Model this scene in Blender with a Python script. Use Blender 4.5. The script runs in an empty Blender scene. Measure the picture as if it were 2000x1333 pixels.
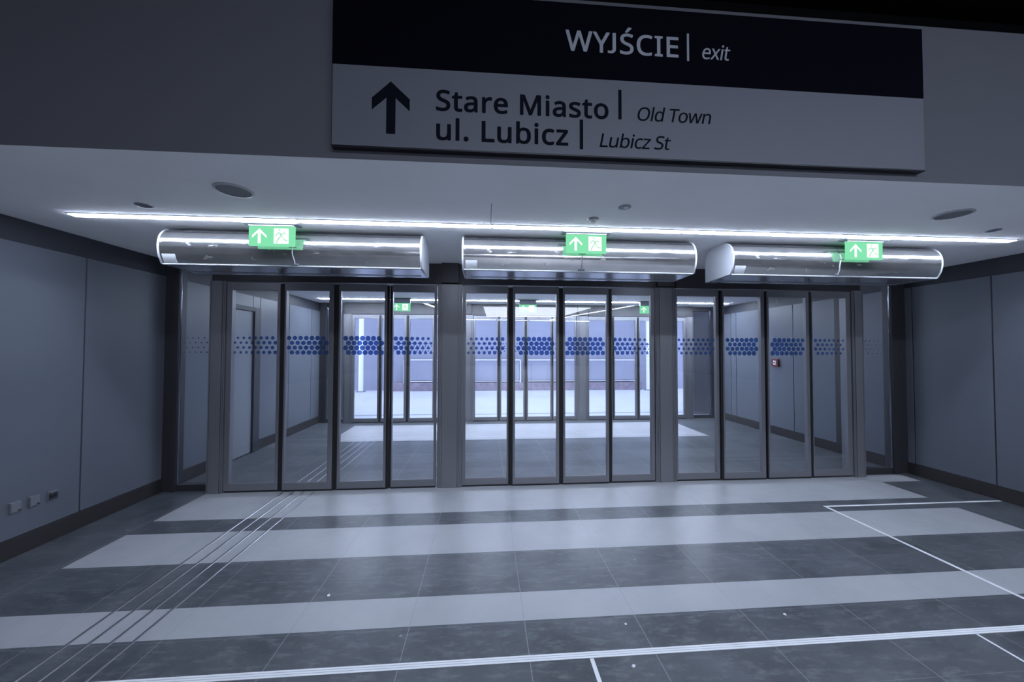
import bpy, bmesh, math, random
from mathutils import Vector, Matrix
random.seed(7)
scene = bpy.context.scene
COL = scene.collection

# ------------------------------------------------------------------ camera
cam_d = bpy.data.cameras.new('camera')
cam = bpy.data.objects.new('camera', cam_d)
COL.objects.link(cam)
scene.camera = cam
cam_d.sensor_fit = 'HORIZONTAL'
cam_d.sensor_width = 36.0
cam_d.lens = 692.2 / 2000 * 36.0
cam_d.clip_start = 0.02
CAM = Vector((-0.1974, -4.1672, 1.6))
_yaw, _pit, _rol = 0.0734, 0.0234, -0.0025
_f = Vector((math.sin(_yaw), math.cos(_yaw), 0)) * math.cos(_pit) + Vector((0, 0, math.sin(_pit)))
_r = Vector((math.cos(_yaw), -math.sin(_yaw), 0))
_u = _r.cross(_f)
R2 = _r * math.cos(_rol) - _u * math.sin(_rol)
U2 = _r * math.sin(_rol) + _u * math.cos(_rol)
_m = Matrix((R2, U2, -_f)).transposed().to_4x4()
_m.translation = CAM
cam.matrix_world = _m

# ------------------------------------------------------------------ colour management and sky
scene.view_settings.view_transform = 'Standard'
scene.view_settings.look = 'None'
scene.view_settings.gamma = 1.0
scene.view_settings.exposure = 0.0
scene.view_settings.use_curve_mapping = False
scene.cycles.use_denoising = True
scene.cycles.max_bounces = 14
scene.cycles.diffuse_bounces = 5
scene.cycles.glossy_bounces = 5
scene.cycles.transparent_max_bounces = 24
scene.cycles.sample_clamp_indirect = 6.0
world = bpy.data.worlds.new('dusk_sky')
scene.world = world
world.use_nodes = True
world.node_tree.nodes['Background'].inputs[0].default_value = (0.60, 0.70, 1.0, 1)
world.node_tree.nodes['Background'].inputs[1].default_value = 4.2

LAMP = (0.71, 0.81, 1.0)       # colour of the tubes
STRIP_POWER = 60.0
VEST_POWER = 185.0
HALL_POWER = 26.0
PANEL_POWER = 9.0
NEAR_POWER = 84.0

# ------------------------------------------------------------------ materials
def new_mat(name):
    m = bpy.data.materials.new(name)
    m.use_nodes = True
    nt = m.node_tree
    return m, nt, nt.nodes['Principled BSDF']

def simple(name, col, rough=0.5, metal=0.0, noise=0.0, nscale=6.0, bump=0.0, spec=0.5, stretch=None):
    m, nt, b = new_mat(name)
    b.inputs['Base Color'].default_value = (*col, 1)
    b.inputs['Roughness'].default_value = rough
    b.inputs['Metallic'].default_value = metal
    b.inputs['Specular IOR Level'].default_value = spec
    if noise or bump:
        tc = nt.nodes.new('ShaderNodeTexCoord')
        mp = nt.nodes.new('ShaderNodeMapping')
        if stretch:
            mp.inputs['Scale'].default_value = stretch
        nz = nt.nodes.new('ShaderNodeTexNoise')
        nz.inputs['Scale'].default_value = nscale
        nz.inputs['Detail'].default_value = 6
        nt.links.new(tc.outputs['Object'], mp.inputs[0])
        nt.links.new(mp.outputs[0], nz.inputs[0])
        if noise:
            mr = nt.nodes.new('ShaderNodeMapRange')
            mr.inputs[1].default_value = 0.3
            mr.inputs[2].default_value = 0.7
            mr.inputs[3].default_value = 1 - noise
            mr.inputs[4].default_value = 1 + noise
            nt.links.new(nz.outputs[0], mr.inputs[0])
            mx = nt.nodes.new('ShaderNodeVectorMath')
            mx.operation = 'SCALE'
            mx.inputs[0].default_value = col
            nt.links.new(mr.outputs[0], mx.inputs['Scale'])
            nt.links.new(mx.outputs[0], b.inputs['Base Color'])
        if bump:
            bp = nt.nodes.new('ShaderNodeBump')
            bp.inputs['Strength'].default_value = bump
            bp.inputs['Distance'].default_value = 0.01
            nt.links.new(nz.outputs[0], bp.inputs['Height'])
            nt.links.new(bp.outputs[0], b.inputs['Normal'])
    return m

def emit(name, col, strength, back=True):
    m = bpy.data.materials.new(name)
    m.use_nodes = True
    nt = m.node_tree
    nt.nodes.clear()
    o = nt.nodes.new('ShaderNodeOutputMaterial')
    e = nt.nodes.new('ShaderNodeEmission')
    e.inputs[0].default_value = (*col, 1)
    e.inputs[1].default_value = strength
    nt.links.new(e.outputs[0], o.inputs[0])
    return m

def glass_mat(name, tint, f0=0.045):
    m = bpy.data.materials.new(name)
    m.use_nodes = True
    nt = m.node_tree
    nt.nodes.clear()
    o = nt.nodes.new('ShaderNodeOutputMaterial')
    t = nt.nodes.new('ShaderNodeBsdfTransparent')
    t.inputs[0].default_value = (*tint, 1)
    g = nt.nodes.new('ShaderNodeBsdfGlossy')
    g.inputs['Roughness'].default_value = 0.0
    g.inputs[0].default_value = (1, 1, 1, 1)
    lw = nt.nodes.new('ShaderNodeLayerWeight')
    lw.inputs[0].default_value = 0.5
    p = nt.nodes.new('ShaderNodeMath'); p.operation = 'POWER'
    p.inputs[1].default_value = 5.0
    ma = nt.nodes.new('ShaderNodeMath'); ma.operation = 'MULTIPLY_ADD'
    ma.inputs[1].default_value = 1 - f0
    ma.inputs[2].default_value = f0
    mx = nt.nodes.new('ShaderNodeMixShader')
    nt.links.new(lw.outputs['Facing'], p.inputs[0])
    nt.links.new(p.outputs[0], ma.inputs[0])
    nt.links.new(ma.outputs[0], mx.inputs[0])
    nt.links.new(t.outputs[0], mx.inputs[1])
    nt.links.new(g.outputs[0], mx.inputs[2])
    nt.links.new(mx.outputs[0], o.inputs[0])
    return m

def dot_mat():
    m = bpy.data.materials.new('blue_dot_film')
    m.use_nodes = True
    nt = m.node_tree
    b = nt.nodes['Principled BSDF']
    b.inputs['Base Color'].default_value = (0.045, 0.10, 0.24, 1)
    b.inputs['Roughness'].default_value = 0.5
    t = nt.nodes.new('ShaderNodeBsdfTransparent')
    t.inputs[0].default_value = (0.10, 0.22, 0.62, 1)
    mx = nt.nodes.new('ShaderNodeMixShader')
    mx.inputs[0].default_value = 0.45
    nt.links.new(t.outputs[0], mx.inputs[1])
    nt.links.new(b.outputs[0], mx.inputs[2])
    nt.links.new(mx.outputs[0], nt.nodes['Material Output'].inputs[0])
    return m

class NB:                                        # small node builder for the floor
    def __init__(s, nt): s.nt = nt
    def m(s, op, a, b=None, c=None):
        n = s.nt.nodes.new('ShaderNodeMath'); n.operation = op
        for i, v in enumerate((a, b, c)):
            if v is None: continue
            if isinstance(v, (int, float)): n.inputs[i].default_value = v
            else: s.nt.links.new(v, n.inputs[i])
        return n.outputs[0]
    def band(s, x, lo, hi):
        return s.m('MULTIPLY', s.m('GREATER_THAN', x, lo), s.m('LESS_THAN', x, hi))
    def mix(s, fac, a, b):
        n = s.nt.nodes.new('ShaderNodeMix'); n.data_type = 'RGBA'
        if isinstance(fac, (int, float)): n.inputs[0].default_value = fac
        else: s.nt.links.new(fac, n.inputs[0])
        for i, v in ((6, a), (7, b)):
            if isinstance(v, tuple): n.inputs[i].default_value = (*v, 1)
            else: s.nt.links.new(v, n.inputs[i])
        return n.outputs[2]
    def noise(s, vec, scale, detail=5, stretch=None, rough=0.5):
        n = s.nt.nodes.new('ShaderNodeTexNoise')
        n.inputs['Scale'].default_value = scale
        n.inputs['Detail'].default_value = detail
        n.inputs['Roughness'].default_value = rough
        if stretch:
            mp = s.nt.nodes.new('ShaderNodeMapping')
            mp.inputs['Scale'].default_value = stretch[:3]
            if len(stretch) > 3: mp.inputs['Rotation'].default_value = (0, 0, stretch[3])
            s.nt.links.new(vec, mp.inputs[0]); vec = mp.outputs[0]
        s.nt.links.new(vec, n.inputs[0])
        return n.outputs[0]
    def ramp(s, x, a, b, c=0., d=1.):
        n = s.nt.nodes.new('ShaderNodeMapRange')
        s.nt.links.new(x, n.inputs[0])
        for i, v in enumerate((a, b, c, d)): n.inputs[i + 1].default_value = v
        return n.outputs[0]

def floor_mat():
    m, nt, b = new_mat('striped_stone_tiles')
    N = NB(nt)
    tc = nt.nodes.new('ShaderNodeTexCoord')
    P = tc.outputs['Object']
    sp = nt.nodes.new('ShaderNodeSeparateXYZ'); nt.links.new(P, sp.inputs[0])
    x, y = sp.outputs[0], sp.outputs[1]
    main = N.band(x, -3.262, 4.60)
    l = N.m('MULTIPLY', main, N.band(y, -0.620, 0.06))
    l = N.m('MAXIMUM', l, N.m('MULTIPLY', N.band(x, 4.59, 5.12), N.band(y, -0.168, 0.06)))
    l = N.m('MAXIMUM', l, N.m('MULTIPLY', main, N.band(y, -1.328, -0.862)))
    l = N.m('MAXIMUM', l, N.band(y, -2.050, -1.805))
    l = N.m('MAXIMUM', l, N.m('MULTIPLY', N.band(x, -2.9, 3.95), N.band(y, 2.17, 3.45)))
    l = N.m('MAXIMUM', l, N.m('LESS_THAN', y, -2.80))  # unseen hall floor made pale, to brighten the steel covers' reflections and the bounce
    # joints
    TX, X0, TY, Y0 = 0.665, 0.035, 0.2415, -0.620
    fx = N.m('FRACT', N.m('DIVIDE', N.m('SUBTRACT', x, X0 - 50 * TX), TX))
    fy = N.m('FRACT', N.m('DIVIDE', N.m('SUBTRACT', y, Y0 - 100 * TY), TY))
    jx = N.m('MULTIPLY', N.m('LESS_THAN', N.m('ABSOLUTE', N.m('SUBTRACT', fx, 0.5)), 0.4972), -1)
    jx = N.m('ADD', jx, 1)
    jy = N.m('ADD', N.m('MULTIPLY', N.m('LESS_THAN', N.m('ABSOLUTE', N.m('SUBTRACT', fy, 0.5)), 0.4945), -1), 1)
    ix = N.m('FLOOR', N.m('DIVIDE', N.m('SUBTRACT', x, X0), TX))
    iy = N.m('FLOOR', N.m('DIVIDE', N.m('SUBTRACT', y, Y0), TY))
    cb = nt.nodes.new('ShaderNodeCombineXYZ'); nt.links.new(ix, cb.inputs[0]); nt.links.new(iy, cb.inputs[1])
    wn = nt.nodes.new('ShaderNodeTexWhiteNoise'); nt.links.new(cb.outputs[0], wn.inputs[0])
    n1 = N.noise(P, 2.2, 8, rough=0.65)
    n2 = N.noise(P, 7.0, 8, stretch=(1.0, 3.2, 1, 0.25), rough=0.75)
    n3 = N.noise(P, 60.0, 3)
    dark = N.mix(N.ramp(n1, 0.35, 0.7), (0.042, 0.048, 0.058), (0.105, 0.112, 0.125))
    dark = N.mix(N.m('MULTIPLY', N.ramp(n2, 0.50, 0.70), 0.75), dark, (0.19, 0.20, 0.21))
    dark = N.mix(N.m('MULTIPLY', wn.outputs[0], 0.22), dark, (0.10, 0.11, 0.125))
    light = N.mix(N.ramp(n1, 0.3, 0.7), (0.33, 0.338, 0.36), (0.395, 0.40, 0.418))
    c = N.mix(l, dark, light)
    # specks of plaster dust
    vo = nt.nodes.new('ShaderNodeTexVoronoi'); vo.inputs['Scale'].default_value = 3.1
    nt.links.new(P, vo.inputs[0])
    sepc = nt.nodes.new('ShaderNodeSeparateColor'); nt.links.new(vo.outputs['Color'], sepc.inputs[0])
    spk = N.m('MULTIPLY', N.m('LESS_THAN', N.m('ADD', vo.outputs['Distance'], N.m('MULTIPLY', n3, 0.05)), 0.055), N.m('GREATER_THAN', sepc.outputs[0], 0.55))
    c = N.mix(N.m('MULTIPLY', spk, N.m('SUBTRACT', 0.35, N.m('MULTIPLY', l, 0.25))), c, (0.5, 0.52, 0.55))
    jc = N.mix(l, (0.26, 0.27, 0.29), (0.27, 0.28, 0.31))
    # the long joints are open grout lines, the cross joints are finer
    c = N.mix(N.m('MULTIPLY', jx, 0.9), c, jc)
    c = N.mix(N.m('MULTIPLY', jy, N.m('SUBTRACT', 0.42, N.m('MULTIPLY', l, 0.3))), c, jc)
    nt.links.new(c, b.inputs['Base Color'])
    rg = N.m('ADD', N.ramp(n2, 0.3, 0.75, 0.30, 0.46), N.m('MULTIPLY', l, 0.02))
    nt.links.new(rg, b.inputs['Roughness'])
    bp = nt.nodes.new('ShaderNodeBump'); bp.inputs['Strength'].default_value = 0.08
    bp.inputs['Distance'].default_value = 0.004
    nt.links.new(N.m('ADD', N.m('MULTIPLY', n2, 0.6), N.m('MULTIPLY', jx, -1.5)), bp.inputs['Height'])
    nt.links.new(bp.outputs[0], b.inputs['Normal'])
    return m

def cover_mat():
    m, nt, b = new_mat('brushed_steel_cover')
    N = NB(nt)
    tc = nt.nodes.new('ShaderNodeTexCoord'); P = tc.outputs['Object']
    n1 = N.noise(P, 5.0, 8, stretch=(1, 2.2, 2.2), rough=0.7)
    n2 = N.noise(P, 160.0, 2, stretch=(0.05, 1, 1))
    n3 = N.noise(P, 9.0, 5, stretch=(0.7, 1.5, 1.5), rough=0.6)
    smear = N.ramp(n3, 0.62, 0.70)
    c = N.mix(N.ramp(n1, 0.35, 0.7), (0.60, 0.60, 0.61), (0.74, 0.74, 0.75))
    c = N.mix(N.m('MULTIPLY', smear, 0.45), c, (0.75, 0.76, 0.78))
    nt.links.new(c, b.inputs['Base Color'])
    b.inputs['Metallic'].default_value = 0.95
    nt.links.new(N.m('ADD', N.ramp(n1, 0.3, 0.7, 0.09, 0.16), N.m('MULTIPLY', smear, 0.25)), b.inputs['Roughness'])
    bp = nt.nodes.new('ShaderNodeBump'); bp.inputs['Strength'].default_value = 0.012
    bp.inputs['Distance'].default_value = 0.002
    nt.links.new(n2, bp.inputs['Height']); nt.links.new(bp.outputs[0], b.inputs['Normal'])
    return m

M = {
    'floor': floor_mat(),
    'ceiling': simple('matt_white_plaster_ceiling', (0.88, 0.88, 0.89), 0.75, noise=0.03, nscale=1.5),
    'panel': simple('grey_wall_panel', (0.108, 0.12, 0.145), 0.42, noise=0.04, nscale=0.9, bump=0.02),
    'recess': simple('dark_shadow_gap_band', (0.032, 0.034, 0.045), 0.55),
    'base': simple('dark_bronze_baseboard', (0.028, 0.025, 0.026), 0.5, metal=0.1),
    'alu': simple('anodised_aluminium', (0.19, 0.19, 0.21), 0.38, metal=0.4, noise=0.03, nscale=3, stretch=(1, 1, 0.1)),
    'alu_dark': simple('dark_anodised_header', (0.035, 0.034, 0.040), 0.45, metal=0.2),
    'seal': simple('black_rubber_seal', (0.008, 0.008, 0.01), 0.6),
    'chrome': simple('polished_metal_edge', (0.20, 0.22, 0.27), 0.10, metal=1.0),
    'cover': cover_mat(),
    'white_metal': simple('white_painted_metal', (0.50, 0.52, 0.56), 0.38, noise=0.03),
    'bottom_metal': simple('satin_steel_underside', (0.42, 0.43, 0.47), 0.22, metal=0.7),
    'black': simple('black_painted_metal', (0.006, 0.006, 0.010), 0.35),
    'navy': simple('deep_navy_sign_face', (0.001, 0.001, 0.004), 0.8, spec=0.06),
    'sign_grey': simple('pale_grey_sign_face', (0.125, 0.128, 0.152), 0.5, spec=0.3),
    'sign_text': simple('near_black_sign_lettering', (0.003, 0.004, 0.009), 0.8, spec=0.1),
    'sign_white': simple('pale_sign_lettering', (0.30, 0.31, 0.35), 0.6, spec=0.2),
    'bulk': simple('painted_downstand_wall', (0.095, 0.095, 0.112), 0.8, noise=0.03, nscale=1.2),
    'black_void': simple('black_upper_ceiling', (0.004, 0.004, 0.005), 0.9, spec=0.1),
    'tube': emit('linear_light_diffuser', LAMP, STRIP_POWER),
    'tube_rear': emit('rear_light_diffuser', LAMP, VEST_POWER),
    'tube_housing': simple('dark_light_channel', (0.06, 0.06, 0.07), 0.5),
    'tube_hall': emit('hall_light_diffuser', LAMP, HALL_POWER),
    'tube_near': emit('near_hall_light_diffuser', LAMP, NEAR_POWER),
    'hall_panel': emit('hall_luminous_panel', (0.80, 0.86, 1.0), PANEL_POWER),
    'glass': glass_mat('clear_door_glass', (0.965, 0.98, 0.99)),
    'dots': dot_mat(),
    'green': emit('exit_sign_green', (0.24, 0.80, 0.45), 1.0),
    'exit_white': emit('exit_sign_white', (0.92, 1.0, 0.96), 1.25),
    'figure': emit('exit_sign_figure', (0.45, 0.85, 0.62), 1.0),
    'plate': simple('grey_mounting_plate', (0.22, 0.24, 0.28), 0.4, metal=0.3),
    'grille': simple('perforated_speaker_grille', (0.16, 0.17, 0.19), 0.6, noise=0.25, nscale=180),
    'ring': simple('speaker_rim', (0.42, 0.43, 0.46), 0.4),
    'plastic': simple('grey_plastic_fitting', (0.15, 0.16, 0.18), 0.35),
    'plastic_dark': simple('dark_plastic_insert', (0.035, 0.038, 0.045), 0.4),
    'red': simple('red_plastic', (0.14, 0.018, 0.025), 0.4),
    'white_plastic': simple('white_plastic', (0.75, 0.75, 0.75), 0.4),
    'steel': simple('stainless_guide_bar', (0.30, 0.30, 0.32), 0.33, metal=0.85),
    'tape': simple('white_floor_tape', (0.74, 0.75, 0.77), 0.6, noise=0.08, nscale=14),
    'joint_metal': simple('pale_aluminium_joint', (0.78, 0.79, 0.82), 0.45, metal=0.0, noise=0.05, nscale=9),
    'joint_gap': simple('grey_joint_filler', (0.36, 0.36, 0.39), 0.7),
    'out_floor': simple('pale_concrete_paving', (0.50, 0.51, 0.54), 0.7, noise=0.04, nscale=1.0),
    'out_wall': simple('lilac_grey_concrete_wall', (0.30, 0.31, 0.39), 0.85, noise=0.08, nscale=0.7),
    'brick': simple('mauve_brick_plinth', (0.25, 0.21, 0.26), 0.8, noise=0.25, nscale=5),
    'rail': simple('galvanised_rail', (0.78, 0.79, 0.83), 0.35, metal=0.3),
    'pillar': simple('white_painted_pillar', (0.85, 0.86, 0.9), 0.5),
    'door_leaf': simple('pale_grey_flush_door', (0.20, 0.215, 0.25), 0.45),
    'crumb': simple('white_plaster_crumb', (0.72, 0.73, 0.76), 0.8),
    'sticker': simple('pale_paper_label', (0.62, 0.64, 0.68), 0.6),
}

# ------------------------------------------------------------------ mesh helpers
def box(bm, x0, x1, y0, y1, z0, z1, bevel=0.0):
    v = [bm.verts.new(p) for p in ((x0, y0, z0), (x1, y0, z0), (x1, y1, z0), (x0, y1, z0),
                                   (x0, y0, z1), (x1, y0, z1), (x1, y1, z1), (x0, y1, z1))]
    fs = [bm.faces.new([v[i] for i in q]) for q in ((0, 3, 2, 1), (4, 5, 6, 7), (0, 1, 5, 4), (1, 2, 6, 5), (2, 3, 7, 6), (3, 0, 4, 7))]
    if bevel:
        es = {e for f in fs for e in f.edges}
        bmesh.ops.bevel(bm, geom=list(es), offset=bevel, segments=2, affect='EDGES', profile=0.6)

def prism(bm, pts, axis, a0, a1, smooth_from=None):
    """extrude a closed outline; axis x: pts are (y,z); y: (x,z); z: (x,y)"""
    def P(p, a):
        return {'x': (a, p[0], p[1]), 'y': (p[0], a, p[1]), 'z': (p[0], p[1], a)}[axis]
    v0 = [bm.verts.new(P(p, a0)) for p in pts]
    v1 = [bm.verts.new(P(p, a1)) for p in pts]
    n = len(pts)
    fs = [bm.faces.new(v0), bm.faces.new(v1[::-1])]
    for i in range(n):
        fs.append(bm.faces.new((v0[i], v0[(i + 1) % n], v1[(i + 1) % n], v1[i])))
    bmesh.ops.recalc_face_normals(bm, faces=fs)
    return fs

def disc(bm, cx, cy, z0, z1, r, n=40, r2=None):
    r2 = r if r2 is None else r2
    a = [bm.verts.new((cx + r2 * math.cos(t * 2 * math.pi / n), cy + r2 * math.sin(t * 2 * math.pi / n), z0)) for t in range(n)]
    b = [bm.verts.new((cx + r * math.cos(t * 2 * math.pi / n), cy + r * math.sin(t * 2 * math.pi / n), z1)) for t in range(n)]
    fs = [bm.faces.new(a[::-1]), bm.faces.new(b)]
    for i in range(n):
        fs.append(bm.faces.new((a[i], a[(i + 1) % n], b[(i + 1) % n], b[i])))
    bmesh.ops.recalc_face_normals(bm, faces=fs)

def ring(bm, cx, cy, z0, z1, ri, ro, n=40):
    L = []
    for r, z in ((ri, z1), (ri, z0), (ro, z0 + (z1 - z0) * 0.3), (ro, z1)):
        L.append([bm.verts.new((cx + r * math.cos(t * 2 * math.pi / n), cy + r * math.sin(t * 2 * math.pi / n), z)) for t in range(n)])
    fs = []
    for k in range(4):
        for i in range(n):
            fs.append(bm.faces.new((L[k][i], L[k][(i + 1) % n], L[(k + 1) % 4][(i + 1) % n], L[(k + 1) % 4][i])))
    bmesh.ops.recalc_face_normals(bm, faces=fs)

def tube(bm, pts, r, n=10):
    pts = [Vector(p) for p in pts]
    rings = []
    for i, p in enumerate(pts):
        d = (pts[min(i + 1, len(pts) - 1)] - pts[max(i - 1, 0)]).normalized()
        a = Vector((0, 0, 1)) if abs(d.z) < 0.9 else Vector((0, 1, 0))
        u = d.cross(a).normalized(); w = d.cross(u)
        rings.append([bm.verts.new(p + r * (math.cos(t * 2 * math.pi / n) * u + math.sin(t * 2 * math.pi / n) * w)) for t in range(n)])
    fs = []
    for a, b in zip(rings, rings[1:]):
        for i in range(n):
            fs.append(bm.faces.new((a[i], a[(i + 1) % n], b[(i + 1) % n], b[i])))
    fs.append(bm.faces.new(rings[0])); fs.append(bm.faces.new(rings[-1][::-1]))
    bmesh.ops.recalc_face_normals(bm, faces=fs)

def obj(name, bm, mat, parent=None, smooth=False):
    me = bpy.data.meshes.new(name)
    bm.to_mesh(me); bm.free()
    if isinstance(mat, str): mat = M[mat]
    me.materials.append(mat)
    if smooth:
        me.shade_smooth()
        try: me.set_sharp_from_angle(angle=math.radians(35))
        except Exception: pass
    o = bpy.data.objects.new(name, me)
    COL.objects.link(o)
    if parent is not None: o.parent = parent
    return o

def tag(o, label=None, cat=None, group=None, kind=None):
    if label: o['label'] = label
    if cat: o['category'] = cat
    if group: o['group'] = group
    if kind: o['kind'] = kind
    return o

def empty(name, loc=(0, 0, 0)):
    o = bpy.data.objects.new(name, None)
    o.empty_display_size = 0.1
    COL.objects.link(o); o.location = loc
    return o

def bx(*a, **k):
    bm = bmesh.new(); box(bm, *a, **k); return bm

def copy_tree(o, parent=None):
    kids = [c for c in o.children]
    c = o.copy(); COL.objects.link(c); c.parent = parent
    for k in kids: copy_tree(k, c)
    return c

def put(o, x=0, y=0, z=0):
    o.location = (x, y, z); return o

ZC = 2.606            # passage ceiling
XL, XR = -3.80, 5.295  # passage walls
YB = -2.257           # face of the downstand wall
Y2 = 3.72             # second row of doors
def struct(o, label, cat): return tag(o, label, cat, kind='structure')

# ------------------------------------------------------------------ the setting
struct(obj('floor', bx(-9, 14, -30, 4.02, -0.2, 0.0), 'floor'),
       'station floor of dark grey stone tiles crossed by pale stripes', 'floor')
struct(obj('ceiling', bx(XL - 0.2, XR + 0.2, YB + 0.002, 4.02, ZC, ZC + 0.25), 'ceiling'),
       'smooth pale ceiling over the doors, with a long light line set in it', 'ceiling')
struct(obj('trim_1', bx(-0.166, -0.160, -1.74, -1.335, ZC - 0.0015, ZC + 0.001), 'plate'),
       'short dark seam in the ceiling in front of the long light line', 'ceiling seam')
struct(obj('wall_upper', bx(-9, 14, YB, YB + 0.12, ZC + 0.0005, 3.56), 'bulk'),
       'dark grey downstand wall that carries the big direction sign', 'wall')
struct(obj('ceiling_void', bx(-9, 14, -1.7, -1.55, 3.56, 4.3), 'black_void'), 'black gap above the downstand wall', 'ceiling')
bm = bx(-9, XL - 0.12, YB, YB + 0.12, 0, ZC - 0.002); box(bm, XR + 0.12, 14, YB, YB + 0.12, 0, ZC - 0.002)
struct(obj('wall_front', bm, 'bulk'), 'plain wall of the hall on both sides of the passage mouth', 'wall')
bm = bx(-9, 14, YB + 0.12, -1.55, 3.55, 3.56)
struct(obj('ceiling_ledge', bm, 'black_void'), 'black top of the downstand wall', 'ceiling')
struct(obj('ceiling_hall', bx(-9, 14, -30, -1.5, 4.2, 4.35), 'black_void'), 'black ceiling of the hall', 'ceiling')
struct(obj('wall_hall_left', bx(-9.15, -9, -30, -1.5, 0, 4.35), 'bulk'), 'left wall of the hall', 'wall')
struct(obj('wall_hall_right', bx(14, 14.15, -30, -1.5, 0, 4.35), 'bulk'), 'right wall of the hall', 'wall')
struct(obj('wall_hall_rear', bx(-9, 14, -30.15, -30, 0, 4.35), 'bulk'), 'rear wall of the hall', 'wall')

def side_wall(side, joints, x_in, sgn, lab):
    """panelled wall: thick backing, separate panels with dark gaps, recessed band above"""
    bm = bx(*sorted((x_in + sgn * 0.02, x_in + sgn * 0.14)), YB + 0.1, 4.02, 0, ZC - 0.001)
    back = struct(obj('wall_' + side, bm, 'recess'), lab, 'wall')
    js = [YB + 0.001] + joints + [3.99]
    for a, b in zip(js, js[1:]):
        if (a, b) == (0.95, 1.60) and side == 'left': continue
        z0 = 0.148
        pm = bmesh.new()
        box(pm, *sorted((x_in, x_in + sgn * 0.02)), a + 0.006, b - 0.006, z0, 2.416, bevel=0.002)
        obj('wall_panel', pm, 'panel', back)
    return back
wl = side_wall('left', [-0.705, 0.10, 0.95, 1.60, 1.78, 2.62, 3.45], XL, -1,
               'panelled grey wall on the left of the passage, with a dark band under the ceiling')
wr = side_wall('right', [-0.71, 0.015, 0.86, 1.02, 1.80, 3.25, 3.42], XR, 1,
               'panelled grey wall on the right of the passage, with a dark band under the ceiling')
# base boards (the left one stops at the service door)
bm = bx(XL - 0.02, XL + 0.012, YB + 0.001, 0.95, 0, 0.146, bevel=0.003)
box(bm, XL - 0.02, XL + 0.012, 1.76, 3.99, 0, 0.146, bevel=0.003)
struct(obj('baseboard_left', bm, 'base'), 'dark metal baseboard along the left wall', 'baseboard')
struct(obj('baseboard_right', bx(XR - 0.012, XR + 0.02, YB + 0.001, 3.99, 0, 0.146, bevel=0.003), 'base'),
       'dark metal baseboard along the right wall', 'baseboard')
# service door in the left wall of the vestibule
d = struct(empty('door_25', (XL, 1.25, 0)), 'flush grey service door with a dark frame in the left wall behind the glass', 'door')
obj('door_leaf', bx(-0.02, 0.0, -0.30, 0.35, 0.01, 2.17, bevel=0.003), 'door_leaf', d)
fr = bx(-0.02, 0.03, 0.352, 0.50, 0, 2.24, bevel=0.004); box(fr, -0.02, 0.03, -0.36, 0.352, 2.175, 2.24, bevel=0.004)
obj('door_frame', fr, 'recess', d)
obj('wall_panel', bx(XL - 0.02, XL, 0.956, 1.594, 2.245, 2.416), 'panel', wl)
struct(obj('trim_2', bx(XR - 0.03, XR + 0.015, 0.865, 1.015, 0.148, 2.45, bevel=0.004), 'base'),
       'dark vertical strip on the right wall behind the last glass leaf', 'wall trim')

# ------------------------------------------------------------------ glazed door rows
GT, GB = 2.262, 0.092        # glass top and bottom
LEAF_T = 2.346
UNITS = [(-3.094, -0.772), (-0.464, 1.850), (2.120, 4.432)]
POSTS = [(-3.264, -3.094), (-0.757, -0.474), (1.857, 2.110), (4.440, 4.596)]
# every leaf: outer left, glass left, glass right, outer right
LEAVES = [
    [(-3.090, -3.034, -2.549, -2.518), (-2.463, -2.446, -1.979, -1.928), (-1.872, -1.850, -1.363, -1.336), (-1.279, -1.271, -0.798, -0.772)],
    [(-0.470, -0.432, 0.051, 0.068), (0.119, 0.147, 0.640, 0.671), (0.720, 0.745, 1.250, 1.276), (1.314, 1.325, 1.806, 1.850)],
    [(2.120, 2.142, 2.635, 2.672), (2.718, 2.735, 3.213, 3.261), (3.301, 3.322, 3.815, 3.855), (3.903, 3.915, 4.372, 4.432)],
]
def dot_r(x):
    tab = [(-3.7, .004), (-3.3, .011), (-3.0, .013), (-2.5, .023), (-1.9, .0285), (-1.5, .029), (-1.1, .024), (-0.8, .015), (-0.45, .015),
           (-0.1, .021), (0.3, .028), (0.7, .029), (1.1, .028), (1.5, .022), (1.8, .015), (2.2, .017), (2.7, .024), (3.15, .030), (3.5, .029),
           (3.9, .023), (4.3, .015), (4.7, .010), (5.05, .005)]
    for (a, ra), (b, rb) in zip(tab, tab[1:]):
        if a <= x <= b: return ra + (rb - ra) * (x - a) / (b - a)
    return 0.003
def dots_bm(x0, x1, y, k=1.0):
    bm = bmesh.new()
    size = k
    px, pz = 0.0620, 0.0545
    for row in range(4):
        z = 1.558 + row * pz
        k = math.ceil((x0 - 5) / px)
        off = 0.5 * px if row % 2 else 0
        k = 0
        X = x0 + (0.5 * px - ((x0 + off) % px))
        while X < x1:
            r = dot_r(X) * size
            if x0 + r < X < x1 - r:
                n = 14
                vs = [bm.verts.new((X + r * math.cos(t * 2 * math.pi / n), y, z + r * math.sin(t * 2 * math.pi / n))) for t in range(n)]
                bm.faces.new(vs)
            X += px
    return bm
door_no = [0]
POSW = ['first', 'second', 'third', 'fourth']
UNW = ['left', 'middle', 'right']
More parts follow.
